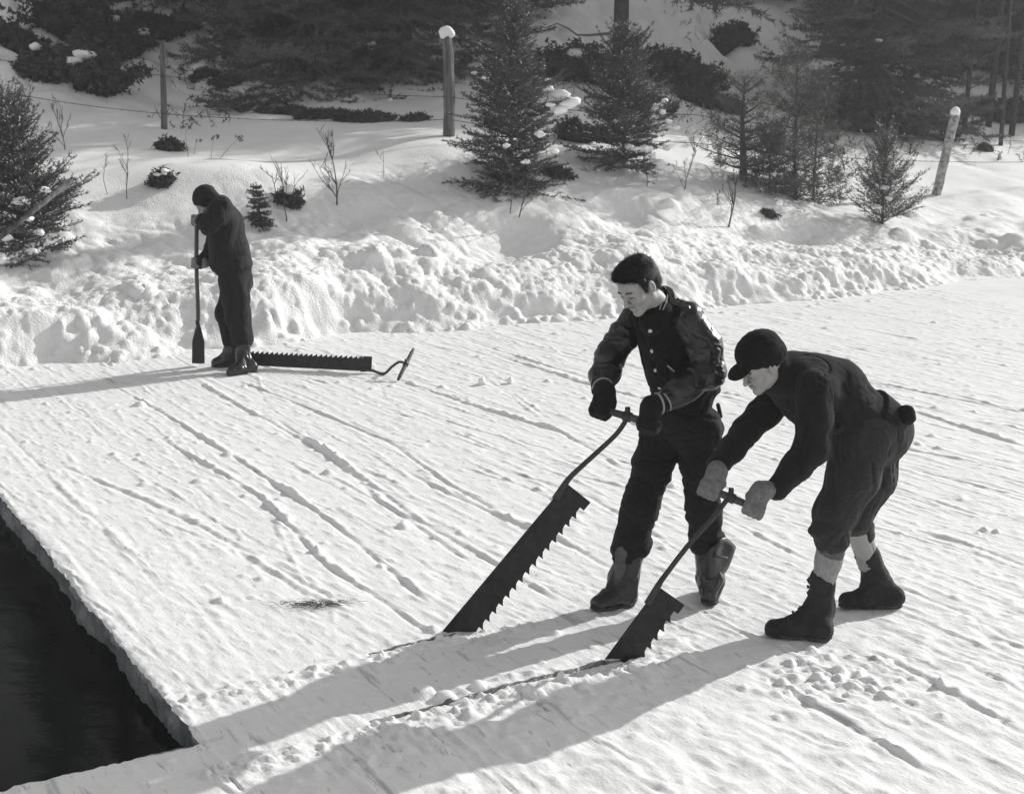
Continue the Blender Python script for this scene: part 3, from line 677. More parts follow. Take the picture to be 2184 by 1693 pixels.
# ---- young pines
B = hit(1583, 385); B[2] -= .10; Y = B[1]
conifer('pine_tree', B, PY(1583, 165, Y)[2] - B[2], span(0, Y, 110), 41, 'thin straight young pine with a pale trunk and few tufted branches', whorls=10, per_whorl=7, per=22, nl=.10, nw=.004, tufts=True, nmat='pine', tr=.062, el=(-5, 35), taper=.5, low=.18, twig=.5, dense=.85, group='young pines on the bank')
B = hit(1692, 425); B[2] -= .10; Y = B[1]
conifer('pine_tree', B, PY(1692, 98, Y)[2] - B[2], span(0, Y, 135), 52, 'taller young pine with two upright candle shoots, dark bushy foot', whorls=11, per_whorl=8, per=22, nl=.11, nw=.0045, tufts=True, nmat='pine', tr=.03, el=(2, 55), taper=.6, low=.05, twig=.5, group='young pines on the bank')
B2 = hit(1738, 428); B2[2] -= .10
conifer('pine_tree', B2, PY(1728, 140, B2[1])[2] - B2[2], span(0, B2[1], 88), 57, 'slender pine close beside the taller one, on its right', whorls=10, per_whorl=8, per=20, nl=.11, nw=.0045, tufts=True, nmat='pine', tr=.022, el=(0, 45), taper=.6, low=.05, twig=.5, group='young pines on the bank')
B2 = hit(1640, 405); B2[2] -= .08
conifer('pine_tree', B2, .9, span(0, B2[1], 70), 58, 'low dark pine seedling between the thin pine and the taller pines', whorls=7, per_whorl=8, per=32, nl=.10, nw=.0045, tufts=True, nmat='pine', tr=.018, el=(-5, 40), taper=.6, twig=.5, group='young pines on the bank')
# ---- small bushy spruces
B = hit(1880, 478); B[2] -= .05; Y = B[1]
conifer('spruce_bush', B, PY(1880, 285, Y)[2] - B[2], span(0, Y, 78), 61, 'small bushy spruce left of the leaning bark post', cat='spruce', whorls=15, per_whorl=9, per=90, twig=.55, frost=.12, el=(20, 72), taper=.35, tr=.02, nmat='pine', snow=[(-.05, -.2, .55, .06), (.02, -.25, .42, .07), (-.1, -.2, .3, .05), (.08, -.2, .7, .04)])
B = hit(560, 486); B[2] -= .05; Y = B[1]
conifer('spruce_seedling', B, PY(548, 394, Y)[2] - B[2], span(0, Y, 36), 63, 'tiny spruce with dark drooping foot, in the snow behind the man with the spade', cat='spruce', whorls=12, per_whorl=9, per=200, twig=.5, el=(-45, 20), taper=.5, tr=.012, lean=(-.1, 0))
B = hit(1940, 330); B[2] -= .05
conifer('spruce_seedling', B, .42, .16, 64, 'thin spruce seedling between the small bushy spruce and the leaning bark post', cat='spruce', whorls=6, per_whorl=5, per=60, twig=.5, el=(10, 50), tr=.012)

# ---- low dark shrubs and tufts poking out of the snow
def shrub(px, py, wpx, hpx, seed, label, group=None, snowy=0, Y0=11.5, n=None, name='low_shrub', cat='shrub', sink=.05, nl=.05, m='shrub'):
    rs = np.random.RandomState(seed); B = hit(px, py, Y0); Y = B[1]; wd = span(0, Y, wpx) / 2; hh = span(0, Y, hpx); S, E = [], []
    k = n or int(50 + 500 * wd)
    for i in range(k):
        a = rs.rand() * 6.28; r = wd * math.sqrt(rs.rand()); x, y = r * math.cos(a), r * math.sin(a) * .6; top = hh * (1 - .55 * (r / wd) ** 2) * rs.uniform(.5, 1.1)
        z0 = tz(B[0] + x, B[1] + y) - B[2] - sink; p = np.array([x, y, z0]); q = p + np.array([x * .3 + rs.normal(0, .03), y * .3 + rs.normal(0, .03), top + sink])
        mid = (p + q) / 2 + rs.normal(0, .02, 3); S += [p, mid]; E += [mid, q]
        for j in range(3):
            e = mid + (q - mid) * rs.rand() + rs.normal(0, .25, 3) * hh * np.array([1, 1, .5]); S.append(mid); E.append(e)
    V, T = needles(np.array(S), np.array(E), nl, nl * .28, 60, rs, .4); m_ = MB(); m_.add(V, None, T)
    for a, b in list(zip(S, E))[::5]: m_.tube([a, b], [.004, .002], 3, cap=False)
    if snowy:
        root = empty(name, B, label, cat, group); m_.build('foliage', M[m], root, smooth=False); 
        for i in range(snowy):
            sm = MB(); V, Q = blob(np.array([rs.normal(0, wd * .4), -wd * .3 + rs.normal(0, .05), hh * rs.uniform(.35, .9)]), hh * rs.uniform(.16, .28), rs); sm.add(V, Q); sm.build('snow_lump', M['fluff'], root)
        return root
    o = m_.build(name, M[m], None, smooth=False); o.location = tuple(B); return tag(o, label, cat, group)
g = 'dark tufts in a row across the slope'
shrub(515, 238, 26, 12, 1, 'first and leftmost small dark tuft of the row across the slope', g, Y0=19); shrub(568, 243, 34, 14, 2, 'second small dark tuft from the left in the row across the slope', g, Y0=19)
shrub(625, 246, 60, 20, 3, 'low dark bush in the row, left of its two longest bushes', g, Y0=19); shrub(690, 252, 95, 22, 4, 'left one of the two longest dark bushes in the row', g, Y0=19)
shrub(775, 258, 110, 22, 5, 'right one of the two longest dark bushes in the row', g, Y0=19); shrub(885, 257, 50, 16, 6, 'last dark tuft of the row, just left of the big snow-capped post', g, Y0=19)
shrub(435, 165, 44, 18, 7, 'flat dark tuft on the hillside right of the thin fence post', Y0=21); shrub(485, 182, 60, 16, 8, 'low dark tuft just below the flat tuft on the hillside', Y0=21)
shrub(362, 322, 34, 30, 9, 'small dark clump at the foot of the thin fence post', Y0=13.5); shrub(345, 396, 34, 34, 10, 'round snow-covered clump below the thin fence post', snowy=4, Y0=13.5)
shrub(620, 440, 34, 44, 11, 'dark clump with bare stems just right of the tiny spruce', snowy=3, Y0=13)
shrub(300, 160, 40, 26, 12, 'faint tuft on the hillside left of the thin fence post', Y0=21, n=30)
shrub(1090, 388, 60, 20, 14, 'dark undergrowth in the hollow left of the tall spruce foot', Y0=15.5); shrub(1180, 372, 70, 18, 15, 'dark undergrowth in the hollow right of the tall spruce foot', Y0=15.5)
shrub(1225, 300, 60, 50, 16, 'dark low bough clump between the two snow-flecked spruces', Y0=18); shrub(1638, 462, 20, 14, 17, 'dark hole-like tuft in the bank below the pines', Y0=16)
shrub(1990, 270, 40, 34, 18, 'weedy tuft on the slope left of the leaning bark post', Y0=22); shrub(2030, 300, 18, 36, 19, 'dark tuft right behind the leaning bark post', Y0=22); shrub(2100, 322, 22, 16, 20, 'lone tuft on the open snow right of the leaning bark post', Y0=22)
# dark bushes on the far hillside, upper left
g = 'dark bushes on the upper left hillside'
for k, (px, py, wd, hh, lab) in enumerate([(30, 110, 110, 60, 'bush at the upper left corner, on the hillside'), (120, 150, 120, 44, 'long low bush under the upper left bushes'), (185, 165, 150, 70, 'snow-flecked bush below the stump-like mound'), (170, 90, 130, 120, 'tall dark clump at the top of the left hillside'),
                                           (270, 95, 90, 55, 'dark bush right of the tall clump on the left hillside'), (340, 78, 90, 40, 'small dark bush above the thin fence post'), (235, 120, 80, 40, 'bush between the snow-flecked one and the thin post'), (75, 160, 60, 24, 'thin tuft low on the left hillside'),
                                           (400, 60, 30, 40, 'small bush at the top, right of the bush above the post'), (540, 118, 90, 40, 'low bush under the left of the forest edge')]):
    shrub(px, py, wd, hh, 30 + k, lab, g, Y0=21, snowy=3 if k in (2, 4) else 0, nl=.09, n=170 if wd > 80 else 80)

# ---- bare saplings and weeds
def sapling(px, py, hpx, seed, label, Y0=12.5, spread=.35, n=7, r0=.008, group=None, heads=0, name='bare_sapling', cat='sapling', lean=0):
    rs = np.random.RandomState(seed); B = hit(px, py, Y0); Y = B[1]; h = span(0, Y, hpx); m_ = MB()
    def grow(p, d, L, r, depth):
        pts = [p]; dd = nrm(d); k = 6
        for i in range(k):
            dd = nrm(dd + rs.normal(0, .13, 3) + np.array([0, 0, .05])); pts.append(pts[-1] + dd * L / k)
        m_.tube(pts, np.linspace(r, max(r * .35, .0016), k + 1), 5, cap=False)
        if depth < 3:
            for i in range(n if depth == 0 else 3):
                j = rs.randint(1, k); sd_ = rs.normal(0, 1, 3); sd_[2] = abs(sd_[2]) * .4; grow(pts[j], nrm(dd + nrm(sd_) * (spread * 2.2)), L * rs.uniform(.3, .62) * (1 - .3 * j / k), r * .55, depth + 1)
        elif heads: pass
        return pts[-1]
    top = grow(np.array([0, 0, -.08]), np.array([lean, 0, 1]), h, r0, 0 if not heads else 3)
    if heads:
        for i in range(heads):
            a = rs.rand() * 6.28; e = top + np.array([.04 * math.cos(a), .03 * math.sin(a), rs.uniform(-.03, .03)]); m_.tube([top, (top + e) / 2 + [0, 0, .01], e], .002, 4, cap=False)
            V, T = needles(np.array([e]), np.array([e + [0.01, 0, -.02]]), .03, .006, 500, rs); m_.add(V, None, T)
    o = m_.build(name, M['twig'] if not heads else M['weed']); o.location = tuple(B); return tag(o, label, cat, group)
g = 'leafless saplings on the snow bank'
sapling(718, 440, 165, 5, 'leafless branching sapling in the middle of the snow bank, tallest of the bare ones', n=9, r0=.011, group=g)
sapling(612, 478, 140, 6, 'thin bare sapling rising through the dark clump right of the tiny spruce', n=5, group=g)
sapling(592, 440, 90, 16, 'short forked bare sapling just right of the tiny spruce', n=3, group=g)
sapling(1105, 470, 150, 7, 'bare sapling in front of the tall young spruce', n=8, r0=.009, group=g)
sapling(1088, 455, 120, 17, 'thin bare stem left beside the sapling in front of the tall spruce', n=4, group=g)
sapling(1455, 410, 120, 8, 'forked bare sapling right of the snow-flecked shorter spruce', n=7, Y0=15, group=g, lean=.25)
sapling(1380, 398, 90, 9, 'short crooked bare stem below the shorter spruce', n=3, Y0=15, group=g)
sapling(1552, 485, 120, 10, 'dark crooked bare sapling below the thin pine', n=7, r0=.014, Y0=15, group=g)
sapling(1530, 440, 40, 20, 'tiny bare shrub left of the dark crooked sapling', n=4, Y0=15, group=g)
sapling(135, 320, 110, 11, 'bare sapling right of the ragged spruce at the left edge', n=7, Y0=12.5, group=g)
sapling(228, 415, 90, 12, 'faint thin stem between the left spruce and the round clump', n=2, r0=.005, Y0=12.5, group=g)
sapling(272, 430, 120, 13, 'upright bare stem left of the round snow-covered clump', n=4, r0=.006, Y0=12.5, group=g)
sapling(815, 380, 70, 14, 'very faint weed stem right of the tallest bare sapling', n=1, r0=.004, Y0=14, group=g)
sapling(60, 235, 90, 15, 'bare twigs sticking up behind the left spruce', n=5, Y0=13.5, group=g)
g = 'dry weeds with drooping heads behind the spade man'
sapling(400, 335, 80, 21, 'leftmost dry weed with a drooping head, behind the spade man', Y0=13.5, heads=5, r0=.004, group=g, name='dry_weed', cat='weed', lean=.12)
sapling(448, 338, 62, 22, 'middle dry weed with a drooping head, behind the spade man', Y0=13.5, heads=6, r0=.004, group=g, name='dry_weed', cat='weed', lean=.25)
sapling(462, 338, 75, 23, 'rightmost dry weed with a drooping head, behind the spade man', Y0=13.5, heads=7, r0=.004, group=g, name='dry_weed', cat='weed', lean=.45)
sapling(412, 330, 45, 24, 'short dry weed between the leftmost and middle ones', Y0=13.5, heads=3, r0=.004, group=g, name='dry_weed', cat='weed', lean=.1)

# ---- forest behind: big spruces whose lower boughs hang into the picture
def bigspruce(base, h, rad, seed, label=None, **k):
    a = dict(whorls=32, per_whorl=10, per=95, nl=.075, nw=.0095, nmat='bgneedle', bmat='barkdark', tr=.16, el=(-28, 35), twig=.40, low=.01, snow=14, snowr=.11, group='big spruces of the forest edge', droop=.25, taper=.75)
    a.update(k); return conifer('forest_spruce', base, h, rad, seed, label, **a)
def onhill(px, Y, dz=0):
    x = (px - CX) / F * math.hypot(Y, 0) * 1.0; x = PY(px, 100, Y)[0]; return np.array([x, Y, tz(x, Y) - .1 + dz])
fA = bigspruce(onhill(640, 26.5), 11, 3.0, 71, 'big dark spruce left of centre on the hillside, widest of the forest edge')
fB = bigspruce(onhill(860, 26.5), 12, 2.4, 72, 'big dark spruce directly behind and left of the snow-capped post')
fC = bigspruce(onhill(1850, 29.0), 12, 2.9, 73, 'largest dark spruce right of centre, its boughs reaching lowest')
def again(src, pos, rot, sc, label):
    if pos[0] > 12: pos = (pos[0], pos[1] + 3, tz(pos[0], pos[1] + 3) - .1)
    c = copy_tree(src); c.location = tuple(pos); c.rotation_euler = (0, 0, rot); c.scale = (sc, sc, sc); c['label'] = label; return c
again(fA, onhill(500, 30.5), 2.0, 1.0, 'dark spruce farther back, left behind the widest one')
again(fC, onhill(730, 30), 1.1, .95, 'spruce in the gap behind the two big spruces left of centre')
again(fB, onhill(985, 31), 3.0, 1.0, 'spruce showing right above the snow-capped post')
again(fA, onhill(1950, 37), 4.0, 1.1, 'dark spruce up the hill just right of the largest one')
again(fB, onhill(2065, 38), 5.0, 1.1, 'spruce near the right edge, second from the right')
again(fA, onhill(2200, 36), .6, 1.1, 'spruce at the right edge of the picture')
again(fB, onhill(175, 33), 1.7, .9, 'spruce at the top left, beyond the dark bushes')
again(fC, onhill(20, 36), 4.1, .9, 'spruce at the top left corner, farthest back')
again(fB, onhill(1500, 38), 2.2, 1.0, 'far spruce right of the tall pine trunk')
again(fA, onhill(1180, 39), 3.7, 1.0, 'far spruce left of the tall pine trunk')
again(fC, onhill(350, 38), 5.2, .95, 'far spruce high above the thin fence post')
for k, (x, y, sc) in enumerate([(13.5, 32, 1.1), (16.5, 34.5, 1.2), (20, 37, 1.2), (24, 41, 1.3), (28, 45, 1.3), (15, 38, 1.2), (10, 37.5, 1.1), (19, 43, 1.2), (6, 40, 1.1), (33, 50, 1.3)]):
    again((fA, fB, fC)[k % 3], (x, y, tz(x, y) - .1), k * 1.3, sc, 'forest spruce beyond the right edge, hidden part of the shady wood')
# tall pine with a bare straight trunk and long level boughs
P = onhill(1322, 25.0); rs_ = np.random.RandomState(5)
root = empty('forest_pine', P, 'tall forest pine whose bare straight trunk stands above the shorter spruce', 'pine')
tb = MB(); zz = np.linspace(-.1, 9, 12); tb.tube(np.stack([zz * .01, zz * 0, zz], 1), .145 - .008 * np.clip(zz, 0, 9), 14, wob=.12, rs=rs_); tb.build('trunk', M['barkdark'], root)
S, E, bmb = [], [], MB()
for (z0, az, L, up) in [(2.15, 184, 2.6, .02), (2.35, 172, 2.2, .08), (1.25, 180, 1.5, .10), (2.0, -8, 2.0, -.12), (2.4, 12, 2.4, .0), (2.7, 200, 2.4, .05), (2.9, -20, 2.4, .05), (3.2, 150, 2.4, .1), (3.5, 30, 2.4, .1), (4, 250, 2.3, .1), (4.5, 100, 2.3, .1), (5, 330, 2.2, .1), (5.5, 200, 2.2, .15), (6, 80, 2.0, .15), (6.6, 300, 2, .2), (7.2, 170, 1.8, .25), (8, 40, 1.5, .3)]:
    q = np.linspace(0, 1, 9); d = np.array([math.cos(R(az)), math.sin(R(az)), up]); pts = np.array([0, 0, z0]) + np.outer(q * L, d) + np.cumsum(rs_.normal(0, .03, (9, 3)), 0); bmb.tube(pts, np.linspace(.035, .006, 9), 6, cap=False)
    if z0 == 1.25: continue
    for t in np.linspace(.3, 1, 13):
        c = pts[int(t * 8)]
        for sg in (-1, 1):
            e = c + nrm(d * .6 + sg * np.array([-d[1], d[0], 0]) * rs_.uniform(.4, 1) + [0, 0, rs_.normal(0, .25)]) * rs_.uniform(.25, .6); S += [c, (c + e) / 2]; E += [(c + e) / 2, e]
            for _ in range(3): f = e + rs_.normal(0, .16, 3) * [1, 1, .5]; S.append((c + e) / 2); E.append(f)
V, T = needles(np.array(S), np.array(E), .13, .013, 55, rs_, .6); bmb.add(V, None, T); bmb.build('crown', M['bgneedle'], root, smooth=False)
# lower boughs right of the trunk: two snow-dusted bushes
shrub(1240, 168, 180, 75, 51, 'dark bush left of the tall pine trunk', Y0=22, n=170, nl=.09, snowy=2); shrub(1440, 170, 170, 60, 52, 'dark bush right of the tall pine trunk', Y0=22, n=170, nl=.09)
shrub(1560, 100, 60, 46, 53, 'small dark bush high on the slope between pine trunk and largest spruce', Y0=24, nl=.09)
shrub(1510, 225, 120, 34, 54, 'low brush standing in for shaded stone undersides left of the thin young pine', Y0=20, nl=.07, n=160); shrub(1405, 232, 70, 26, 55, 'low brush standing in for a shaded stone underside beside the shorter spruce', Y0=20, nl=.07, n=100)  # dark brush put in for the shade under overhanging stones
shrub(1850, 278, 150, 95, 57, 'broad low dark spruce bough at the foot of the largest spruce', Y0=22, n=420, nl=.08)
shrub(2140, 258, 120, 50, 58, 'dark brush low at the right edge below the thin trunks', Y0=24, n=150, nl=.08)
# thin bare trunks at the right edge
g = 'thin forest trunks at the right edge'
for k, (px, Y, r, lab) in enumerate([(2068, 29.5, .06, 'leftmost thin bare trunk at the right edge'), (2120, 30.5, .08, 'thick bare trunk second from the left at the right edge'), (2150, 29, .05, 'slim bare trunk third from the left at the right edge'), (2172, 30, .07, 'rightmost bare trunk at the right edge')]):
    p = onhill(px, Y); m_ = MB(); zz = np.linspace(-.2, 7, 9); rr = np.random.RandomState(k)
    root = empty('bare_tree', p, lab, 'tree', g)
    m_.tube(np.stack([zz * rr.normal(0, .02), zz * 0, zz], 1), r * (1 - zz * .08), 8, wob=.2, rs=rr); m_.build('trunk', M['barkdark'], root)
    b = MB()
    for j in range(22):
        z0 = rr.uniform(.4, 6.5); a = rr.rand() * 6.28; L = rr.uniform(.4, 1.2); d = np.array([math.cos(a), math.sin(a), rr.uniform(-.2, .4)]); b.tube(np.array([0, 0, z0]) + np.outer(np.linspace(0, L, 4), d) + rr.normal(0, .03, (4, 3)), np.linspace(.012, .004, 4), 4, cap=False)
    b.build('branches', M['barkdark'], root)
print('plants ok')
# brush, twigs and dead stalks poking through the snow of the wooded slope: nobody could count them
rs = np.random.RandomState(77); S, E = [], []; m_ = MB()
for k in range(3600):
    Y = rs.uniform(21.5, 34); px = rs.uniform(-60, 2260); x = PY(px, 100, Y)[0]
    if n2(x * .55, Y * .6, 41) < .05 + .5 * (Y < 23.5) or (px > 1880 and Y < 27): continue
    z = tz(x, Y); b = np.array([x, Y, z - .03]); L = rs.uniform(.08, .42) * (1.3 if rs.rand() < .2 else .8); d = nrm([rs.normal(0, .7), rs.normal(0, .4), rs.uniform(.25, 1)])
    mid = b + d * L * .5; e = mid + nrm(d + rs.normal(0, .35, 3)) * L * .5; m_.tube([b, mid, e], [.006, .005, .003], 3, cap=False)
    if rs.rand() < .45: S += [mid, b]; E += [e, mid]
    for j in range(2): m_.tube([mid, mid + nrm(d + rs.normal(0, .6, 3)) * L * .35], [.004, .002], 3, cap=False)
V, T = needles(np.array(S), np.array(E), .06, .012, 45, rs, .5); m_.add(V, None, T)
tag(m_.build('undergrowth', M['shrub'], smooth=False), 'tangle of dead stalks and brush sticking out of the snow on the wooded slope', 'undergrowth', kind='stuff')
# ================================================================== FENCE
def fence_post(bx, by, tx, ty, w0, w1, m, label, seed, cap_r, dY=0, Y0=13, kink=0):
    rs = np.random.RandomState(seed); B = hit(bx, by, Y0); Y = B[1]; T = PY(tx, ty, Y + dY); h = T - B; n = 14; k = 14
    root = empty('fence_post', B, label, 'fence post', 'fence posts along the top of the bank')
    s = np.linspace(-.12, 1, n); pts = np.outer(s, h); pts[:, 0] += kink * np.sin(s * 3.1) * .02
    r0, r1 = span(0, Y, w0) / 2, span(0, Y, w1) / 2; m_ = MB(); V = []; a = np.arange(k) * 2 * math.pi / k; prof = 1 + .10 * rs.normal(size=k)
    for i in range(n):
        r = (r0 + (r1 - r0) * max(s[i], 0)) * prof * (1 + .04 * rs.normal(size=k)); V.append(pts[i] + np.stack([np.cos(a) * r, np.sin(a) * r, 0 * a + (.02 * rs.normal(size=k) if i == n - 1 else 0)], 1))
    V = np.concatenate(V + [pts[-1:]]); i, j = np.meshgrid(np.arange(n - 1), np.arange(k), indexing='ij'); i = i.ravel(); j = j.ravel(); j2 = (j + 1) % k
    m_.add(V, np.stack([i * k + j, i * k + j2, (i + 1) * k + j2, (i + 1) * k + j], 1), [((n - 1) * k + q, (n - 1) * k + (q + 1) % k, n * k) for q in range(k)])
    m_.build('post', M[m], root)
    if cap_r:
        V, Q = blob(h + np.array([0, 0, cap_r * .55]), cap_r, rs, .95); V = V * .35 + (h + np.array([0, 0, cap_r * .55]) + (V - h - np.array([0, 0, cap_r * .55])) / np.linalg.norm(V - h - np.array([0, 0, cap_r * .55]), axis=1)[:, None] * cap_r) * .65; obj_np('snow_cap', V, [Q], M['fluff'], root)
    return B, T, Y
p2 = fence_post(957, 291, 953, 80, 27, 22, 'post', 'thick grey split-wood fence post with a round cap of snow', 2, .10, Y0=15, kink=1)
p1 = fence_post(350, 276, 346, 90, 13, 10, 'post', 'thin upright fence post on the left without a snow cap', 3, 0, Y0=15)
p3 = fence_post(1997, 416, 2037, 246, 19, 19, 'birch', 'leaning fence post with pale flaking bark at the right', 4, .085, Y0=15)
def wire(pts, label, seed, sag=.06):
    rs = np.random.RandomState(seed); out = []
    for a, b in zip(pts[:-1], pts[1:]):
        t = np.linspace(0, 1, 24)[:-1, None]; q = np.asarray(a) * (1 - t) + np.asarray(b) * t; q[:, 2] -= (4 * t * (1 - t))[:, 0] * sag; out.append(q)
    out = np.concatenate(out + [[pts[-1]]]); m_ = MB(); m_.tube(out, .0045, 5, cap=False)
    L = np.r_[0, np.cumsum(np.linalg.norm(np.diff(out, axis=0), axis=1))]
    for s in np.arange(.1, L[-1], .14):
        c = np.array([np.interp(s, L, out[:, k]) for k in range(3)]); d = rs.normal(size=3); d = nrm(d) * .022; m_.tube([c - d, c, c + d], [.002, .005, .002], 3, cap=False)
    o = m_.build('barbed_wire', M['wire'], None, origin=out[0]); o.location = tuple(out[0]); return tag(o, label, 'barbed wire', 'strands of the barbed wire fence')
def on(P, f): return P[0] + (P[1] - P[0]) * f + np.array([0, -.07, 0])
L0 = PY(-120, 170, p1[2] + 1); R0 = PY(2400, 330, 26)
wire([L0, on(p1, .18), on(p2, .17), PY(1480, 305, 20.2), on(p3, .42), R0], 'lower strand of barbed wire running post to post', 1)
wire([L0 + [0, 0, .45], on(p1, .62), on(p2, .40), PY(1480, 245, 20.2), on(p3, .72), R0 + [0, 0, .3]], 'upper strand of barbed wire running post to post', 2)
# leaning pole in front of the left spruce
a = PY(-40, 540, 13.3); b = PY(152, 385, 13.9); m_ = MB(); m_.tube([a, a * .6 + b * .4, b], [.022, .024, .028], 8); o = m_.build('wooden_pole', M['post'], None, origin=a); o.location = tuple(a)
tag(o, 'bare wooden pole slanting across the ragged spruce at the left edge', 'pole')

# ================================================================== ICE TOOLS
def blade_mesh(B0, B1, q, wd, top=.05, pitch=.049, tooth=.026, tlen=None, below=.25, thick=.0035, flip=False, hook=.45):
    """long blade: straight back from B0 (tip end) to B1 (handle end), teeth on the q side"""
    d = nrm(B1 - B0); q = nrm(q - (q @ d) * d); L = np.linalg.norm(B1 - B0); nrml = np.cross(d, q)
    out = [(-below, 0), (L, 0), (L, wd), (L - top, wd)]
    s = L - top
    out.append((s, wd - tooth * .9)); s -= pitch * .12
    while s > -below + pitch:
        out += [(s - pitch * .45, wd - tooth * .85), (s - pitch * .78, wd - tooth * .4), (s - pitch * .97, wd), (s - pitch, wd - tooth)] if not flip else [(s - pitch * .1, wd), (s - pitch, wd - tooth)]
        s -= pitch
    out.append((-below, wd - tooth))
    import bmesh
    bm = bmesh.new(); fr = [p for p in out[2:]]; rows = []
    for a, b in fr:
        rows.append([bm.verts.new(tuple(B0 + d * a + q * bb + nrml * n_)) for bb, n_ in ((0, -thick / 2), (b, -thick / 2), (b, thick / 2), (0, thick / 2))])
    for r0, r1 in zip(rows[:-1], rows[1:]):
        for k in range(4):
            vs4 = (r0[k], r0[(k + 1) % 4], r1[(k + 1) % 4], r1[k])
            bm.faces.new(vs4)
    bm.faces.new(rows[0][::-1]); bm.faces.new(rows[-1]); bmesh.ops.recalc_face_normals(bm, faces=bm.faces[:])
    return bm
def bm_obj(name, bm, m, parent, origin):
    for v in bm.verts: v.co -= Vector(tuple(float(c) for c in origin))
    me = bpy.data.meshes.new(name); bm.to_mesh(me); bm.free(); me.materials.append(m); o = bpy.data.objects.new(name, me); C.objects.link(o); o.parent = parent; return o
def ice_saw(B0, B1, q, wd, rodpts, bar, label, below=.45, tlen=None, nubdir=None, **k):
    root = empty('ice_saw', B0, label, 'ice saw', 'one-man ice saws')
    bm_obj('blade', blade_mesh(B0, B1, q, wd, below=below, **k), M['steel'], root, B0)
    rp = curve(rodpts, 30); m_ = MB(); m_.tube(rp, np.interp(np.linspace(0, 1, len(rp)), [0, .25, 1], [.020, .013, .0115]), 8); m_.build('shank', M['rod'], root, B0)
    a, b = bar; s = np.linspace(0, 1, 9)[:, None]; m_ = MB(); m_.tube(a * (1 - s) + b * s, [.012, .0165, .017, .018, .0185, .018, .017, .0165, .012], 12); h = m_.build('handle', M['wood'], root, B0)
    c = (a + b) / 2; dd = nrm(b - a); m_ = MB(); m_.tube([c - dd * .018, c + dd * .018], .024, 12); nd = nrm(nubdir if nubdir is not None else [0, 0, 1]); m_.tube([c, c + nd * .045], [.014, .012], 8)
    m_.build('bolt', M['rod'], root, B0)
    return root
# saw held by the standing man
B0 = G(938, 1352); B1 = PY(1208, 1030, 6.18)
bar1 = (PY(1276, 870, 6.27), PY(1402, 907, 6.12))
s1 = ice_saw(B0, B1, np.array([1., .12, 0]), .150, [B1 + nrm(B0 - B1) * .10 + np.array([.012, 0, 0]), B1 + [.003, 0, .01], PY(1232, 1002, 6.18), PY(1275, 963, 6.19), PY(1315, 925, 6.2), PY(1338, 892, 6.2)], bar1,
             'long ice saw held by the standing bareheaded man, most of its blade above the ice')
# saw held by the bending man
B0b = G(1290, 1405); B1b = PY(1404, 1250, 5.86)
bar2 = (PY(1512, 1042, 5.98), PY(1606, 1081, 5.92))
s2 = ice_saw(B0b, B1b, np.array([1., .10, 0]), .150, [B1b + nrm(B0b - B1b) * .10 + np.array([.012, 0, 0]), B1b + [.003, 0, .01], PY(1422, 1222, 5.87), PY(1470, 1160, 5.89), PY(1520, 1105, 5.92), PY(1550, 1066, 5.95)], bar2,
             'ice saw held by the bending man in the knit cap, sunk deep into the ice', below=.7)
# saw lying behind, by the boots of the third man
B0c = G(520, 783); B0c[2] = .02; B1c = PY(792, 798, 12.15); B1c[2] = .012; B1c = G(792, 797); B1c[2] = .02
hb = (G(849, 810, .02), PY(882, 744, 12.15))
s3 = ice_saw(B0c, B1c, np.array([0, .25, 1.]), .135, [B1c + nrm(B0c - B1c) * .10 + np.array([0, 0, .012]), B1c + [0, 0, .012], PY(818, 797, B1c[1] - .05), PY(836, 782, B1c[1] - .08), PY(852, 772, B1c[1] - .1), PY(868, 776, 12.07)], hb,
             'ice saw lying on the ice teeth up, by the boots of the spade man', below=.06, pitch=.048, tooth=.026, top=.085, flip=True)
# spud / ice spade leaned on by the third man
YS = 12.55; top = PY(420, 462, YS); bl1 = PY(423, 697, YS); bl0 = G(423, 776); bl0 = PY(423, 775, YS)
sp = empty('ice_spade', bl0, 'long-handled ice spade with a flat square blade, held upright by the third man', 'spade')
m_ = MB(); m_.tube(curve([top, PY(419, 560, YS), PY(422, 640, YS), bl1], 14), .019, 9); m_.build('handle', M['wood'], sp, bl0)
import bmesh
bm = bmesh.new(); ux = np.array([1, -.15, 0]) / 1.011; w2 = span(0, YS, 14); P = []
bt = PY(423, 728, YS)
for (c, wv) in [(bl1, .022), (bt, w2 * .96), (bl0, w2)]: P.append((c - ux * wv, c + ux * wv))
pl = [P[0][0], P[0][1], P[1][1], P[2][1], P[2][0], P[1][0]]; nrm_ = np.array([.15, 1, 0]) * .004
f = bm.faces.new([bm.verts.new(tuple(p - nrm_)) for p in pl]); ex = bmesh.ops.extrude_face_region(bm, geom=[f]); bmesh.ops.translate(bm, verts=[g for g in ex['geom'] if isinstance(g, bmesh.types.BMVert)], vec=tuple(nrm_ * 2)); bmesh.ops.recalc_face_normals(bm, faces=bm.faces[:])
bm_obj('blade', bm, M['steel'], sp, bl0)
m_ = MB(); m_.tube([bl1 + [0, -.004, .06], bl1 + [0, -.004, -.06]], [.024, .016], 9); m_.build('socket', M['rod'], sp, bl0)
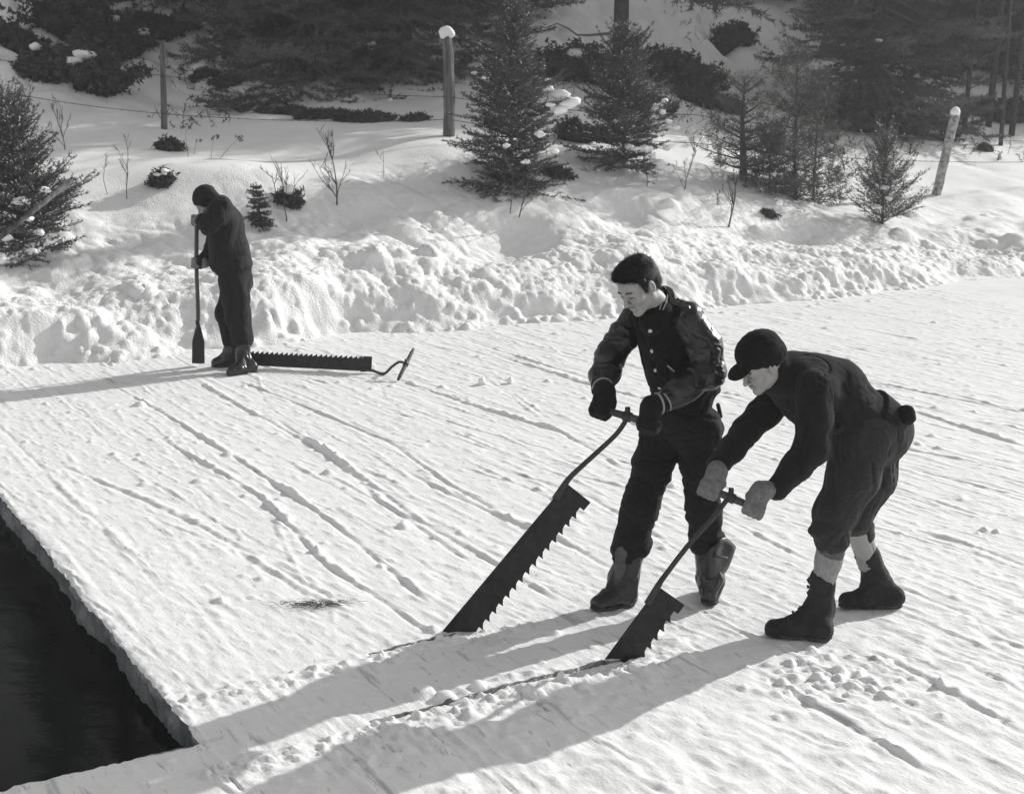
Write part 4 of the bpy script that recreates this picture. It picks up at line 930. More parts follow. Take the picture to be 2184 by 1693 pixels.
# snowballs and scraped brush on the ice
for k, (px, py, r, lab) in enumerate([(1028, 820, .035, 'left one of two small round snowballs on the open ice'), (1088, 818, .033, 'right one of two small round snowballs on the open ice')]):
    rs = np.random.RandomState(k); V, Q = blob(np.array([0, 0, r * .75]), r, rs, .95); o = obj_np('snowball', V, [Q], M['fluff']); o.location = tuple(G(px, py, 0)); tag(o, lab, 'snowball', 'snowballs on the ice')
rs = np.random.RandomState(4); m_ = MB(); c0 = G(665, 1290)
for k in range(300):
    px = 665 + rs.normal(0, 40); py = 1288 + .0 * (px - 665) + abs(px - 650) * -.05 + rs.normal(0, 5) * (1 - abs(px - 665) / 200); p = G(px, py, .010 + .012 * rs.rand()); L = rs.uniform(.012, .04); a = R(rs.normal(-5, 22)); d = np.array([math.cos(a), math.sin(a), rs.normal(0, .1)]) * L
    m_.tube([p, p + d], [.0011, .0006], 3, cap=False)
o = m_.build('pine_sweepings', M['twig'], None, origin=c0); o.location = tuple(c0); tag(o, 'thin dark scatter of pine needles and twigs on the scraped ice', 'twigs')
print('tools ok')
# ================================================================== PEOPLE
def frame(f, up=(0, 0, 1), tilt=0):                         # columns: right-hand side (x), forward (y), up (z)
    f = nrm(f); x = nrm(np.cross(f, up)); z = np.cross(x, f)
    if tilt: x, z = x * math.cos(tilt) + z * math.sin(tilt), z * math.cos(tilt) - x * math.sin(tilt)
    return np.stack([x, f, z], 1)
HEAD = [ell_((0, -.015, .040), (.074, .094, .082)), ell_((0, .030, -.030), (.057, .062, .088), .03), ell_((0, .048, .03), (.058, .045, .04), .02),
        cap_((-.046, .005, -.062), (0, .066, -.100), .022, .018, .02), cap_((.046, .005, -.062), (0, .066, -.100), .022, .018, .02), ell_((0, .080, -.102), (.020, .016, .016), .015),
        cap_((-.032, .084, .021), (.032, .084, .021), .011, .011, .012), ell_((-.044, .062, -.030), (.022, .022, .022), .02), ell_((.044, .062, -.030), (.022, .022, .022), .02),
        ell_((-.031, .098, .002), (.017, .014, .011), .008, op='s'), ell_((.031, .098, .002), (.017, .014, .011), .008, op='s'),
        ell_((-.031, .080, .001), (.0125, .0120, .0115), .002), ell_((.031, .080, .001), (.0125, .0120, .0115), .002),
        cap_((0, .092, .006), (0, .114, -.034), .0075, .0115, .008), ell_((-.011, .100, -.040), (.008, .009, .007), .005), ell_((.011, .100, -.040), (.008, .009, .007), .005),
        ell_((0, .093, -.064), (.024, .009, .0055), .004), ell_((0, .090, -.075), (.021, .009, .0065), .004), cap_((-.02, .102, -.0695), (.02, .102, -.0695), .0022, .0022, .003, op='s'),
        ell_((-.077, -.008, -.012), (.009, .019, .031), .006), ell_((.077, -.008, -.012), (.009, .019, .031), .006),
        ell_((-.085, -.004, -.010), (.006, .009, .016), .004, op='s'), ell_((.085, -.004, -.010), (.006, .009, .016), .004, op='s'),
        cap_((0, -.015, -.06), (0, -.045, -.150), .052, .054, .03)]
def joined(name, parts, m, parent, origin):
    V, Q, n = [], [], 0
    for v, q in parts: V.append(v); Q.append(q + n); n += len(v)
    return obj_np(name, np.concatenate(V), [np.concatenate(Q)], m, parent, True, origin)
def head(c, Fm, sc=1.0):
    V, Q = sdf_mesh(HEAD, .0036); return V @ (Fm * sc).T + c, Q
def hloc(prims, c, Fm, name, m, parent, origin, res=.004, disp=None, sc=1.0):
    V, Q = sdf_mesh(prims, res, disp); return obj_np(name, V @ (Fm * sc).T + c, [Q], m, parent, True, origin)
def hand_prims(c, u, wdir, side, rb=.018, sc=1.0, fr=.0115, pk=.012, thumbside=1):
    """closed hand round a bar through c with axis u; wdir points to the wrist, side = direction of the back of the hand"""
    u = nrm(u); e1 = nrm(np.asarray(wdir) - (np.asarray(wdir) @ u) * u); e2 = nrm(np.asarray(side) - (np.asarray(side) @ u) * u - (np.asarray(side) @ e1) * e1)
    P = []; fo = [-.033, -.011, .011, .031]; ln = [.92, 1.0, 1.0, .85] if thumbside > 0 else [.85, 1.0, 1.0, .92]
    wr = c + e1 * .085 * sc + e2 * (rb + .012)
    for o in (-.022, 0, .022): P.append(cap_(wr + u * o * .8, c + e1 * .008 + e2 * (rb + .016) + u * o * 1.15, .019 * sc, .0165 * sc, .02))
    for o, l in zip(fo, ln):
        rr = rb + fr; pts = [c + u * o + e2 * (rb + .014) + e1 * .008]
        for ang in (25 * l, 80 * l, 140 * l, 195 * l): a = R(ang); pts.append(c + u * o * (1 if ang < 100 else .9) + rr * (math.cos(a) * e2 - math.sin(a) * e1) * (1.08 if ang < 90 else 1))
        P += chain(pts, [fr * 1.2, fr * 1.15, fr * 1.08, fr, fr * .92], .004)
    ts_ = thumbside; pts = [wr + u * .022 * ts_ - e2 * .006, c + e1 * .040 + u * .040 * ts_ + e2 * .004, c + e1 * (rb + fr * .8) + u * .034 * ts_ - e2 * .010, c + u * .022 * ts_ - e2 * (rb + fr) + e1 * .004]
    P += chain(pts, [.017, .0150, .0135, .0115], .008)
    return P, wr
def ring(c, ax, r, t=.006, k=28, flat=1.0, up=None, h=.012):   # knitted band round a cuff
    x, y = basis(ax); a = np.linspace(0, 2 * math.pi, k + 1); m_ = MB(); pts = c + np.outer(np.cos(a) * r, x) + np.outer(np.sin(a) * r * flat, y); m_.tube(pts, t, 6, cap=False); return m_
def smooth_cap(pts, rads, k=.03, fl=None): return chain(pts, rads, k, fl)

# ------------------------------------------------------------------ 1. standing man, bareheaded
O1 = np.array([(G(1310, 1290) + G(1515, 1275))[0] / 2, 6.5, 0])
man = empty('person', O1, 'standing bareheaded man in a dark snap jacket and jeans, looking down at his saw', 'person')
f1 = nrm([-.70, -.70, 0]); lf = np.cross([0, 0, 1], f1)     # his forward and his left
hd = PY(1362, 607, 6.28); F1 = frame([-.62, -.50, -.52], tilt=-.08)
neckb = PY(1400, 662, 6.45); chest = PY(1420, 712, 6.45); waist = PY(1456, 822, 6.55); pel = PY(1456, 893, 6.60)
shR = PY(1352, 682, 6.56); shL = PY(1472, 680, 6.33); elR = PY(1303, 758, 6.50); wrR = PY(1281, 822, 6.33)
elL = PY(1516, 793, 6.26); wrL = PY(1413, 858, 6.14)
hipR = PY(1417, 915, 6.66); hipL = PY(1492, 915, 6.54); knR = PY(1366, 1078, 6.52); knL = PY(1500, 1085, 6.50); anR = PY(1332, 1232, 6.50); anL = PY(1516, 1236, 6.52)
hndR = bar1[0] * .93 + bar1[1] * .07; hndL = bar1[0] * .12 + bar1[1] * .88; ub = nrm(bar1[1] - bar1[0])
hR, wR_ = hand_prims(hndR, ub, nrm(wrR - hndR) + np.array([0, .0, .8]), [-.1, -1, .3], thumbside=1)
hL, wL_ = hand_prims(hndL, ub, nrm(wrL - hndL) + np.array([0, 0, .6]), [.1, -1, .3], thumbside=-1)
skin_pr = smooth_cap([neckb, chest, waist, pel], [.07, .13, .12, .13], .05, (f1, .75)) + [cap_(shR, shL, .06, .06, .05)] + \
    smooth_cap([shR, elR, wrR, wR_], [.05, .042, .03, .022]) + smooth_cap([shL, elL, wrL, wL_], [.05, .042, .03, .022]) + \
    smooth_cap([hipR, knR, anR], [.08, .055, .04]) + smooth_cap([hipL, knL, anL], [.08, .055, .04]) + [cap_(anR, anR * .6 + (G(1290, 1300) + [0, 0, .05]) * .4, .035, .02)] + hR + hL + [cap_(hd + F1 @ np.array([0, -.03, -.11]), neckb, .052, .055, .03)]
bodyV, bodyQ = sdf_mesh(skin_pr, .008); hV, hQ = head(hd, F1)
body = joined('body', [(bodyV, bodyQ), (hV, hQ)], M['skin'], man, O1)
# hair: short sides, full top
hp_ = [ell_((0, -.020, .046), (.079, .098, .085)), ell_((0, .036, .096), (.058, .062, .038), .03), ell_((0, .068, .094), (.044, .024, .024), .02), ell_((0, -.065, -.020), (.062, .050, .060), .03),
       pl_((0, .050, .050), (0, -.72, .70), .010), ell_((0, .085, -.02), (.066, .07, .070), .010, op='s')] + [q for sx in (-1, 1) for q in (cap_((sx * .0745, .022, .035), (sx * .073, .026, -.006), .012, .007, .01),)]
hv_, hq_ = sdf_mesh(hp_, .0034, lambda p: -.004 * np.abs(n3(p * np.array([120, 35, 120]), 3)) + .0018 * n3(p * 190, 2) - .003 * n3(p * 22, 6))
rs = np.random.RandomState(8); pk = hv_[rs.randint(len(hv_), size=5200)]; ctr = np.array([0, -.02, .03]); nn_ = pk - ctr; nn_ /= np.linalg.norm(nn_, axis=1)[:, None]
fd = np.array([0, .55, -.25]) + nn_ * .55 + rs.normal(0, .16, (len(pk), 3)); low = (pk[:, 2] < .05)[:, None]; fd = np.where(low, np.array([0, .1, -.8]) + nn_ * .22 + rs.normal(0, .12, (len(pk), 3)), fd)
fd /= np.linalg.norm(fd, axis=1)[:, None]; sd3 = np.cross(fd, nn_); sd3 /= np.linalg.norm(sd3, axis=1)[:, None] + 1e-6; Ls = rs.uniform(.010, .022, len(pk))[:, None]
st_ = np.stack([pk - nn_ * .002 - sd3 * .0013, pk - nn_ * .002 + sd3 * .0013, pk + fd * Ls + nn_ * .002], 1).reshape(-1, 3)
obj_np('hair', np.concatenate([hv_, st_]) @ F1.T + hd, [hq_, np.arange(len(st_)).reshape(-1, 3) + len(hv_)], M['hair'], man, True, O1)
for sx in (-1, 1):
    m_ = MB(); q = curve([(sx * .016, .097, .020), (sx * .030, .098, .026), (sx * .048, .085, .019)], 10); m_.tube(q @ F1.T + hd, [.0035] * (len(q) - 1) + [.002], 6); m_.build('eyebrow', M['brow'], man, O1)
    m_ = MB(); q = curve([(sx * .019, .0925, -.002), (sx * .031, .0945, -.006), (sx * .043, .088, -.003)], 8); m_.tube(q @ F1.T + hd, .0016, 5); m_.build('eyelash', M['brow'], man, O1)
# jacket body
cc0 = neckb * .35 + (hd + F1 @ np.array([0, -.05, -.13])) * .65
hem = waist * .62 + pel * .38
jk = [cap_(chest + [0, 0, .02], PY(1440, 775, 6.50), .148, .150, .06, (f1, .80)), cap_(PY(1440, 775, 6.50), hem, .150, .150, .05, (f1, .84)), cap_(shR, shL, .066, .070, .07), cap_(neckb, chest, .075, .13, .06, (f1, .8)),
      cap_(neckb + [0, 0, -.02], cc0, .088, .070, .03), cap_(PY(1418, 630, 6.40), PY(1404, 668, 6.33), .042, .062, .03), cap_(PY(1404, 668, 6.33), PY(1390, 690, 6.31), .060, .06, .03), ell_(waist + [.03, .0, -.01], (.155, .13, .06), .04),
      pl_(hem + np.array([0, 0, -.045]), [.30, 0, .95], .012)]
jkV, jkQ = sdf_mesh(jk, .0065, folds(.012, 10, 4, (1.2, 1.2, .7)))
obj_np('jacket', jkV, [jkQ], M['wool'], man, True, O1)
# ribbed waistband
wb = [cap_(hem + [-.02, 0, -.005], hem + [.0, 0, -.055], .147, .138, .02, (f1, .84)), pl_(hem + np.array([0, 0, -.03]), [-.30, 0, -.95], .006), pl_(hem + np.array([0, 0, -.085]), [.30, 0, .95], .006)]
sdf_obj('waistband', wb, M['wool'], man, O1, .006, lambda p: .002 * np.sin(p[:, 0] * 380))
# sleeves: heavy, creased, slightly glossy
cuR = wrR + nrm(wrR - elR) * -.01
slR = smooth_cap([shR + [.01, 0, .0], shR * .5 + elR * .5, elR, elR * .35 + wrR * .65, wrR + nrm(elR - wrR) * .03], [.076, .068, .066, .064, .050], .04) + [ell_(elR * .4 + wrR * .6 + [0, 0, -.005], (.066, .062, .042), .04)]
sdf_obj('sleeve', slR, M['leather'], man, O1, .006, folds(.010, 13, 9, (.8, .8, 1.3)))
slL = smooth_cap([shL + [-.01, 0, .0], shL * .5 + elL * .5 + [.02, 0, 0], elL + [-.01, 0, 0], elL * .4 + wrL * .6, wrL + nrm(elL - wrL) * .03], [.080, .072, .070, .062, .050], .04) + [ell_(elL + [-.02, 0, -.01], (.070, .062, .055), .04)]
sdf_obj('sleeve', slL, M['leather'], man, O1, .006, folds(.011, 12, 2, (.9, .9, 1.2)))
for nm, w_, e_, g_ in (('r', wrR, elR, wR_), ('l', wrL, elL, wL_)):
    d = nrm(g_ - e_); c = sdf_obj('cuff', [cap_(w_ - d * .035, w_ + d * .03, .046, .042, .01)], M['wool'], man, O1, .005, lambda p: .002 * np.sin(p[:, 0] * 500))
    ring(w_ - d * .012, d, .047, .004).build('cuff_stripe', M['stripe'], c, np.zeros(3)).location = tuple(-O1) if False else (0, 0, 0)
for o in [o for o in C.objects if o.name.startswith('cuff_stripe')]:
    o.location = tuple(-O1)
# mittens-like gloves, stripe at the wrist
def glove(prims, w_, e_, m, res=.0042, r=.040, grow=.004, stripe=None, parent=None, org=None, name='glove', fz=(.0035, 45)):
    P = []
    for q in prims: q = dict(q); q['ra'] = q['ra'] + grow; q['rb'] = q['rb'] + grow; q['k'] = q['k'] * 1.0; P.append(q)
    P.append(cap_(w_, prims[0]['a'] * .5 + prims[2]['a'] * .5, r, r * .95, .03))
    g = sdf_obj(name, P, m, parent, org, res, lambda p: fz[0] * n3(p * fz[1], 5) + .0015 * n3(p * 150, 2))
    if stripe is not None:
        for s in stripe: o = ring(w_ + (prims[1]['a'] - w_) * s, prims[1]['a'] - w_, r * 1.02, .0055).build('stripe', M['stripe'], g, np.zeros(3)); o.location = tuple(-org)
    return g
glove(hR, wrR, elR, M['mitten'], stripe=(.45,), parent=man, org=O1, grow=.007, r=.046, name='mitten')
glove(hL, wrL, elL, M['mitten'], stripe=(.35,), parent=man, org=O1, grow=.007, r=.046, name='mitten')
# collar with two pale stripes, snap buttons, pocket trim
cc = neckb * .40 + (hd + F1 @ np.array([0, -.05, -.13])) * .60 + f1 * .012 + [0, 0, .012]; ca = nrm(hd + F1 @ np.array([0, -.03, -.13]) - neckb)
col = sdf_obj('collar', [cap_(cc - ca * .045, cc + ca * .016, .086, .078, .01), cap_(cc + ca * .0, cc + ca * .12, .064, .066, .006, op='s')], M['wool'], man, O1, .005, lambda p: .0015 * np.sin(p[:, 2] * 500))
from mathutils.bvhtree import BVHTree
def on_surface(V, Q, px, py):
    t = BVHTree.FromPolygons([tuple(v) for v in V], [tuple(int(i) for i in q) for q in Q]); r = ray(px, py); o_ = Vector((0, 0, H)); hit_ = t.ray_cast(o_, Vector(tuple(nrm(r))))
    return (np.array(hit_[0]), np.array(hit_[1])) if hit_[0] is not None else (None, None)
def zoomA(x, y): return (1212 + x * .2864, 518.2 + y * .2864)
for (x, y) in [(610, 655), (622, 805), (650, 948), (680, 1080)]:
    p, n = on_surface(jkV, jkQ, *zoomA(x, y))
    if p is None: print('no button', x, y); continue
    m_ = MB(); m_.tube([p - n * .002, p + n * .003, p + n * .0055], [.0095, .009, .005], 14); m_.build('button', M['button'], man, O1)
p, n = on_surface(jkV, jkQ, *zoomA(770, 935))
if p is not None:
    a, b = PY(*zoomA(742, 912), p[1]), PY(*zoomA(795, 955), p[1]); m_ = MB(); m_.tube([a + n * .004, b + n * .004], .007, 8, flat=.6); m_.build('pocket_trim', M['tag'], man, O1)
for pts in ([(676, 330), (700, 362), (703, 420), (682, 496)], [(712, 326), (736, 372), (727, 440), (703, 498)]):
    q = [on_surface(jkV, jkQ, *zoomA(*p)) for p in pts]; q = [p + n * .004 for p, n in q if p is not None]
    if len(q) > 2: m_ = MB(); m_.tube(curve(q, 14), .0030, 6); m_.build('collar_stripe', M['stripe'], man, O1)
# jeans
tr = [cap_(waist + [0, 0, -.03], pel, .128, .142, .05, (f1, .85)), cap_(pel, hipR, .13, .11, .04), cap_(pel, hipL, .13, .11, .04)] + \
    smooth_cap([hipR, hipR * .5 + knR * .5, knR, knR * .5 + anR * .5, anR + [0, 0, .13]], [.112, .100, .092, .090, .074], .03) + smooth_cap([hipL, hipL * .5 + knL * .5, knL, knL * .55 + anL * .45, anL + [0, 0, .20]], [.110, .098, .088, .080, .064], .03)
jn = sdf_obj('jeans', tr, M['jeans'], man, O1, .0075, folds(.010, 11, 12, (.7, .7, 1.3)))
m_ = MB(); 
for (x0, y0, x1, y1) in [(1115, 1205, 1135, 1290)]:
    a = PY(*zoomA(x0, y0), 6.56); b = PY(*zoomA(x1, y1), 6.58); m_.tube([a, b], .02, 8, flat=.5)
m_.build('hip_pocket', M['jeans'], man, O1)
# boots: loose rubber overshoes, tops folded open
def boot(an, heel, toe, shaft_top, m, parent, org, r_sh=(.062, .055), wide=.047, name='boot', sole=True, fold=(.004, 16, 3), laces=0, heel_h=.02, toe_r=.040):
    heel = np.array(heel, float); toe = np.array(toe, float); d = nrm((toe - heel) * [1, 1, 0]); L = np.linalg.norm((toe - heel)[:2]); h0 = heel + [0, 0, .048]; t0 = toe + [0, 0, .036] - d * toe_r
    P = [cap_(shaft_top, an, r_sh[0], r_sh[1], .03), cap_(an, h0 + d * .045, r_sh[1], .046, .04), cap_(h0 + d * .04, t0, .047, toe_r, .035), cap_(an + d * .02, heel * .4 + toe * .6 + [0, 0, .055], .048, .036, .05),
         pl_(heel * .5 + toe * .5 + [0, 0, .012], [0, 0, 1], .008) if abs(heel[2] - toe[2]) < .01 else ell_(t0, .02)]
    b = sdf_obj(name, P, m, parent, org, .0055, folds(fold[0], fold[1], fold[2]))
    if sole:
        sl = [cap_(heel + d * .045 + [0, 0, .014], t0 * [1, 1, 0] + [0, 0, toe[2] + .014], .046, .045, .02, ((0, 0, 1), .33)), cap_(heel + d * .040 + [0, 0, .006], heel + d * .075 + [0, 0, .006], .043, .043, .01, ((0, 0, 1), .3))]
        s_ = sdf_obj('sole', sl, M['sole'], b, org, .005, lambda p: .003 * n3(p * 60, 3)); s_.location = (0, 0, 0)
    if laces:
        m2 = MB(); rs = np.random.RandomState(int(an[0] * 100)); ax = nrm(shaft_top - an)
        path = [shaft_top * (1 - t) + an * t + d * (r_sh[0] * (1 - t) + r_sh[1] * t) for t in np.linspace(.05, .95, laces)] + [an * (1 - t) + (heel * .35 + toe * .65 + [0, 0, .085]) * t + d * .045 * (1 - t) + [0, 0, .02] for t in (.25, .5, .75)]
        x = nrm(np.cross(d, ax))
        for i, p in enumerate(path):
            sg = 1 if i % 2 else -1; m2.tube([p - x * .022 + ax * .008 * sg, p + d * .006, p + x * .022 - ax * .008 * sg], .0045, 6); m2.tube([p + d * .004 - ax * .007, p + d * .008 + ax * .007], .006, 6)
        m2.build('laces', M['sole'], b, org)
    return b
hlR, toR = G(1352, 1290) + [0, .02, 0], G(1262, 1303)
boot(anR, hlR, toR, anR + nrm(knR - anR) * .20 + [0, 0, .02], M['rubber'], man, O1, (.082, .064), fold=(.009, 13, 4))
hlL, toL = G(1521, 1266), G(1512, 1293)
hlL = G(1518, 1280) + [0.01, .17, 0]; toL = G(1512, 1288) + [0, -.04, 0]
boot(anL, hlL, toL, anL + nrm(knL - anL) * .17, M['rubber'], man, O1, (.066, .060), fold=(.009, 13, 6))
# folded boot flaps
fl1 = [cap_(PY(1330, 1180, 6.44), PY(1322, 1225, 6.43), .045, .03, .02, ((.4, -1, 0), .35))]
sdf_obj('boot_flap', fl1, M['flap'], man, O1, .005, folds(.004, 14, 2))
a, b, c = PY(1518, 1200, 6.50), PY(1560, 1168, 6.48), PY(1533, 1232, 6.50)
V = []; 
tt = np.linspace(0, 1, 16)
edge_top = curve([PY(1488, 1190, 6.46), PY(1520, 1166, 6.40), PY(1545, 1146, 6.46), PY(1569, 1166, 6.52), PY(1540, 1150, 6.60), PY(1500, 1180, 6.58), PY(1488, 1190, 6.46)], 36)
edge_bot = curve([PY(1496, 1230, 6.48), PY(1515, 1236, 6.45), PY(1533, 1232, 6.47), PY(1545, 1222, 6.52), PY(1533, 1228, 6.57), PY(1508, 1230, 6.56), PY(1496, 1230, 6.48)], 36)
n_ = min(len(edge_top), len(edge_bot)); rows = [edge_top[:n_] * (1 - t) + edge_bot[:n_] * t + [0, 0, -.02 * math.sin(t * 3.1)] for t in np.linspace(0, 1, 8)]
V = np.concatenate(rows); i, j = np.meshgrid(np.arange(7), np.arange(n_ - 1), indexing='ij'); i = i.ravel(); j = j.ravel()
cf = obj_np('boot_cuff', V, [np.stack([i * n_ + j, i * n_ + j + 1, (i + 1) * n_ + j + 1, (i + 1) * n_ + j], 1)], M['rubber'], man, True, O1)
md = cf.modifiers.new('thickness', 'SOLIDIFY'); md.thickness = .006; md.offset = 0
m_ = MB(); m_.tube([PY(1525, 1186, 6.40), PY(1552, 1190, 6.40)], .012, 8, flat=.5); m_.build('boot_strap', M['flap'], man, O1)

# ------------------------------------------------------------------ 2. bending man in a knit cap
O2 = np.array([1.55, 6.25, 0])
m2 = empty('person', O2, 'man in knit cap, dark sweater and rolled trousers bending low over his saw', 'person')
f2 = nrm([-.88, -.35, 0]); hd2 = PY(1622, 776, 6.10); F2 = frame([-.80, -.38, -.55], tilt=.0)
nk = PY(1668, 806, 6.18); ch = PY(1725, 836, 6.22); md_ = PY(1795, 858, 6.26); pv = PY(1862, 912, 6.30)
sL = PY(1734, 832, 6.07); sR = PY(1672, 838, 6.36); eL = PY(1733, 955, 6.00); wL = PY(1655, 1044, 5.95); eR = PY(1588, 922, 6.20); wR = PY(1530, 994, 6.05)
hL2 = PY(1838, 935, 6.20); hR2 = PY(1862, 935, 6.42); kL = PY(1782, 1095, 6.12); kR = PY(1812, 1100, 6.40); aL = PY(1752, 1296, 6.12); aR = PY(1872, 1238, 6.48)
u2 = nrm(bar2[1] - bar2[0]); cR = bar2[0] * .98 + bar2[1] * .02; cL = bar2[0] * -.04 + bar2[1] * 1.04
hr, wr2 = hand_prims(cR, u2, nrm(wR - cR) + np.array([0, 0, .3]), [-.35, -1, .2], thumbside=1)
hl, wl2 = hand_prims(cL, u2, nrm(wL - cL) + np.array([.0, 0, .3]), [.25, -1, .1], thumbside=-1)
perp2 = nrm(np.cross(nrm(pv - nk), [0, 1, 0]))
sk = smooth_cap([nk, ch, md_, pv], [.06, .12, .12, .12], .05) + [cap_(sL, sR, .055, .055, .05)] + smooth_cap([sL, eL, wL, wl2], [.045, .04, .03, .022]) + smooth_cap([sR, eR, wR, wr2], [.045, .04, .03, .022]) + \
    smooth_cap([hL2, kL, aL], [.08, .055, .04]) + smooth_cap([hR2, kR, aR], [.08, .055, .04])  + hr + hl + [cap_(hd2 + F2 @ np.array([0, -.03, -.12]), nk, .054, .06, .03), cap_(hd2 + F2 @ np.array([0, -.05, -.02]), nk, .05, .06, .03)]
bV, bQ = sdf_mesh(sk, .008); hV, hQ = head(hd2, F2, .98)
joined('body', [(bV, bQ), (hV, hQ)], M['skin'], m2, O2)
for sx in (-1, 1):
    mm = MB(); q = curve([(sx * .016, .097, .020), (sx * .030, .098, .025), (sx * .048, .085, .018)], 10); mm.tube(q @ F2.T + hd2, .0028, 6); mm.build('eyebrow', M['brow'], m2, O2)
    mm = MB(); q = curve([(sx * .019, .0925, -.002), (sx * .031, .0945, -.006), (sx * .043, .088, -.003)], 8); mm.tube(q @ F2.T + hd2, .0018, 5); mm.build('eyelash', M['brow'], m2, O2)
cp = hloc([ell_((0, -.020, .058), (.094, .116, .094)), ell_((0, -.055, .01), (.088, .085, .06), .03), pl_((0, .085, .034), (0, -.42, .9), .006)], hd2, F2, 'knit_cap', M['wool'], m2, O2, .0045, lambda p: .0022 * n3(p * 110, 3) + .003 * n3(p * 25, 4))
hloc([ell_((0, .105, .040), (.066, .062, .012), ax=frame([0, 1, -.18]).T), pl_((0, .075, .03), (0, 1, 0), .004)], hd2, F2, 'cap_brim', M['wool'], m2, O2, .0042, lambda p: .0015 * n3(p * 110, 3)).parent = m2
# sweater
sw = [cap_(nk + [.0, 0, -.01], ch, .088, .142, .07, ([0, 1, 0], 1.15)), cap_(ch, md_, .145, .140, .06, ([0, 1, 0], 1.12)), cap_(md_, pv + (md_ - pv) * .22, .136, .138, .05, ([0, 1, 0], 1.12)), cap_(sL + [.01, .02, 0], sR, .080, .078, .08), cap_(hd2 + F2 @ np.array([0, -.040, -.115]), nk, .066, .082, .03), cap_(hd2 + F2 @ np.array([0, -.075, -.06]), nk, .055, .08, .03)] + \
    [cap_(PY(1690, 792, 6.2), PY(1790, 812, 6.24), .09, .10, .06), ell_(PY(1760, 900, 6.2), (.11, .13, .05), .05), pl_(PY(1845, 905, 6.28), nrm(md_ - pv) + [0, 0, .15], .012)]
swV, swQ = sdf_mesh(sw, .007, folds(.009, 8, 14, (1, 1, 1)))
obj_np('sweater', swV, [swQ], M['sweater'], m2, True, O2)
sdf_obj('sweater_hem', [cap_(PY(1846, 885, 6.28), PY(1868, 905, 6.29), .141, .145, .02, ([0, 1, 0], 1.08)), pl_(PY(1838, 890, 6.28), nrm(pv - md_), .006), pl_(PY(1872, 912, 6.28), nrm(md_ - pv), .006)], M['sweater'], m2, O2, .006, lambda p: .0012 * np.sin(p[:, 1] * 420))
sdf_obj('sleeve', smooth_cap([sL + [.0, 0, .01], sL * .5 + eL * .5 + [.006, 0, 0], eL + [.0, 0, 0], eL * .5 + wL * .5, wL + nrm(eL - wL) * .03], [.090, .078, .072, .062, .050], .04), M['sweater'], m2, O2, .006, folds(.008, 11, 3))
sdf_obj('sleeve', smooth_cap([sR, sR * .5 + eR * .5, eR, eR * .5 + wR * .5, wR + nrm(eR - wR) * .02], [.082, .070, .062, .056, .046], .04), M['sweater'], m2, O2, .006, folds(.007, 11, 5))
for w_, e_ in ((wL, eL), (wR, eR)):
    d = nrm(w_ - e_); sdf_obj('cuff', [cap_(w_ - d * .045, w_ - d * .005, .054, .053, .01)], M['sweater'], m2, O2, .005, lambda p: .003 * n3(p * 55, 3))
glove(hr, wR, eR, M['glove'], parent=m2, org=O2, grow=.0045, r=.039, fz=(.0015, 45)); glove(hl, wL, eL, M['glove'], parent=m2, org=O2, grow=.0045, r=.039, fz=(.0015, 45))
# trousers, rolled to mid calf
rl = kL * .62 + aL * .38
tr2 = [ell_(PY(1868, 918, 6.31), (.15, .165, .15), .06), cap_(PY(1868, 918, 6.31), hL2, .145, .125, .06), cap_(PY(1868, 918, 6.31), hR2, .145, .125, .06)] + \
    smooth_cap([hL2, hL2 * .5 + kL * .5 + [.02, 0, 0], kL + [0, 0, .0], PY(1777, 1128, 6.12)], [.130, .114, .094, .074], .05) + smooth_cap([hR2, hR2 * .5 + kR * .5 + [.05, 0, 0], kR + [.02, 0, 0], PY(1826, 1125, 6.44)], [.126, .108, .084, .062], .05)
sdf_obj('trousers', tr2, M['trouser'], m2, O2, .0075, folds(.010, 9, 8, (1.3, 1.1, .5)))
sdf_obj('trouser_cuff', [cap_(PY(1772, 1130, 6.10), PY(1775, 1150, 6.10), .092, .080, .02), ell_(PY(1752, 1133, 6.08), (.06, .05, .028), .03)], M['trouser'], m2, O2, .006, folds(.009, 14, 5))
sdf_obj('trouser_cuff', [cap_(PY(1834, 1125, 6.45), PY(1838, 1138, 6.45), .070, .064, .02)], M['trouser'], m2, O2, .006, folds(.006, 14, 6))
# socks
tL, tR_ = PY(1755, 1236, 6.12), PY(1852, 1186, 6.46)
sdf_obj('sock', smooth_cap([PY(1773, 1150, 6.11), PY(1767, 1195, 6.11), tL + [0, 0, -.03]], [.064, .061, .052], .02), M['sock'], m2, O2, .005, lambda p: .0018 * n3(p * 80, 2))
sdf_obj('sock_band', [cap_(PY(1773, 1156, 6.11), PY(1771, 1178, 6.11), .0665, .0655, .004)], M['sockband'], m2, O2, .005, lambda p: .001 * n3(p * 80, 2))
sdf_obj('sock', smooth_cap([PY(1833, 1132, 6.45), tR_ + [0, 0, -.03]], [.060, .053], .02), M['sock'], m2, O2, .005, lambda p: .0018 * n3(p * 80, 2))
boot(aL, G(1772, 1364) + [0, 0, 0], G(1630, 1354), tL, M['feltboot'], m2, O2, (.062, .056), laces=5, toe_r=.046, fold=(.004, 12, 7))
boot(aR, G(1923, 1292), G(1788, 1296), tR_, M['feltboot'], m2, O2, (.060, .058), laces=5, toe_r=.045, fold=(.004, 12, 8))
# mitten balled up in the back pocket
sdf_obj('pocket_mitten', [ell_(PY(1933, 885, 6.20), (.046, .04, .048)), cap_(PY(1922, 893, 6.24), PY(1900, 900, 6.27), .028, .03, .02)], M['wool'], m2, O2, .005, lambda p: .004 * n3(p * 45, 3))
p, n = on_surface(swV, swQ, 1890, 915)
mm = MB(); pb = PY(1889, 916, 6.13); mm.tube([pb, pb + [0, -.006, 0]], .006, 10); mm.build('button', M['button'], m2, O2)

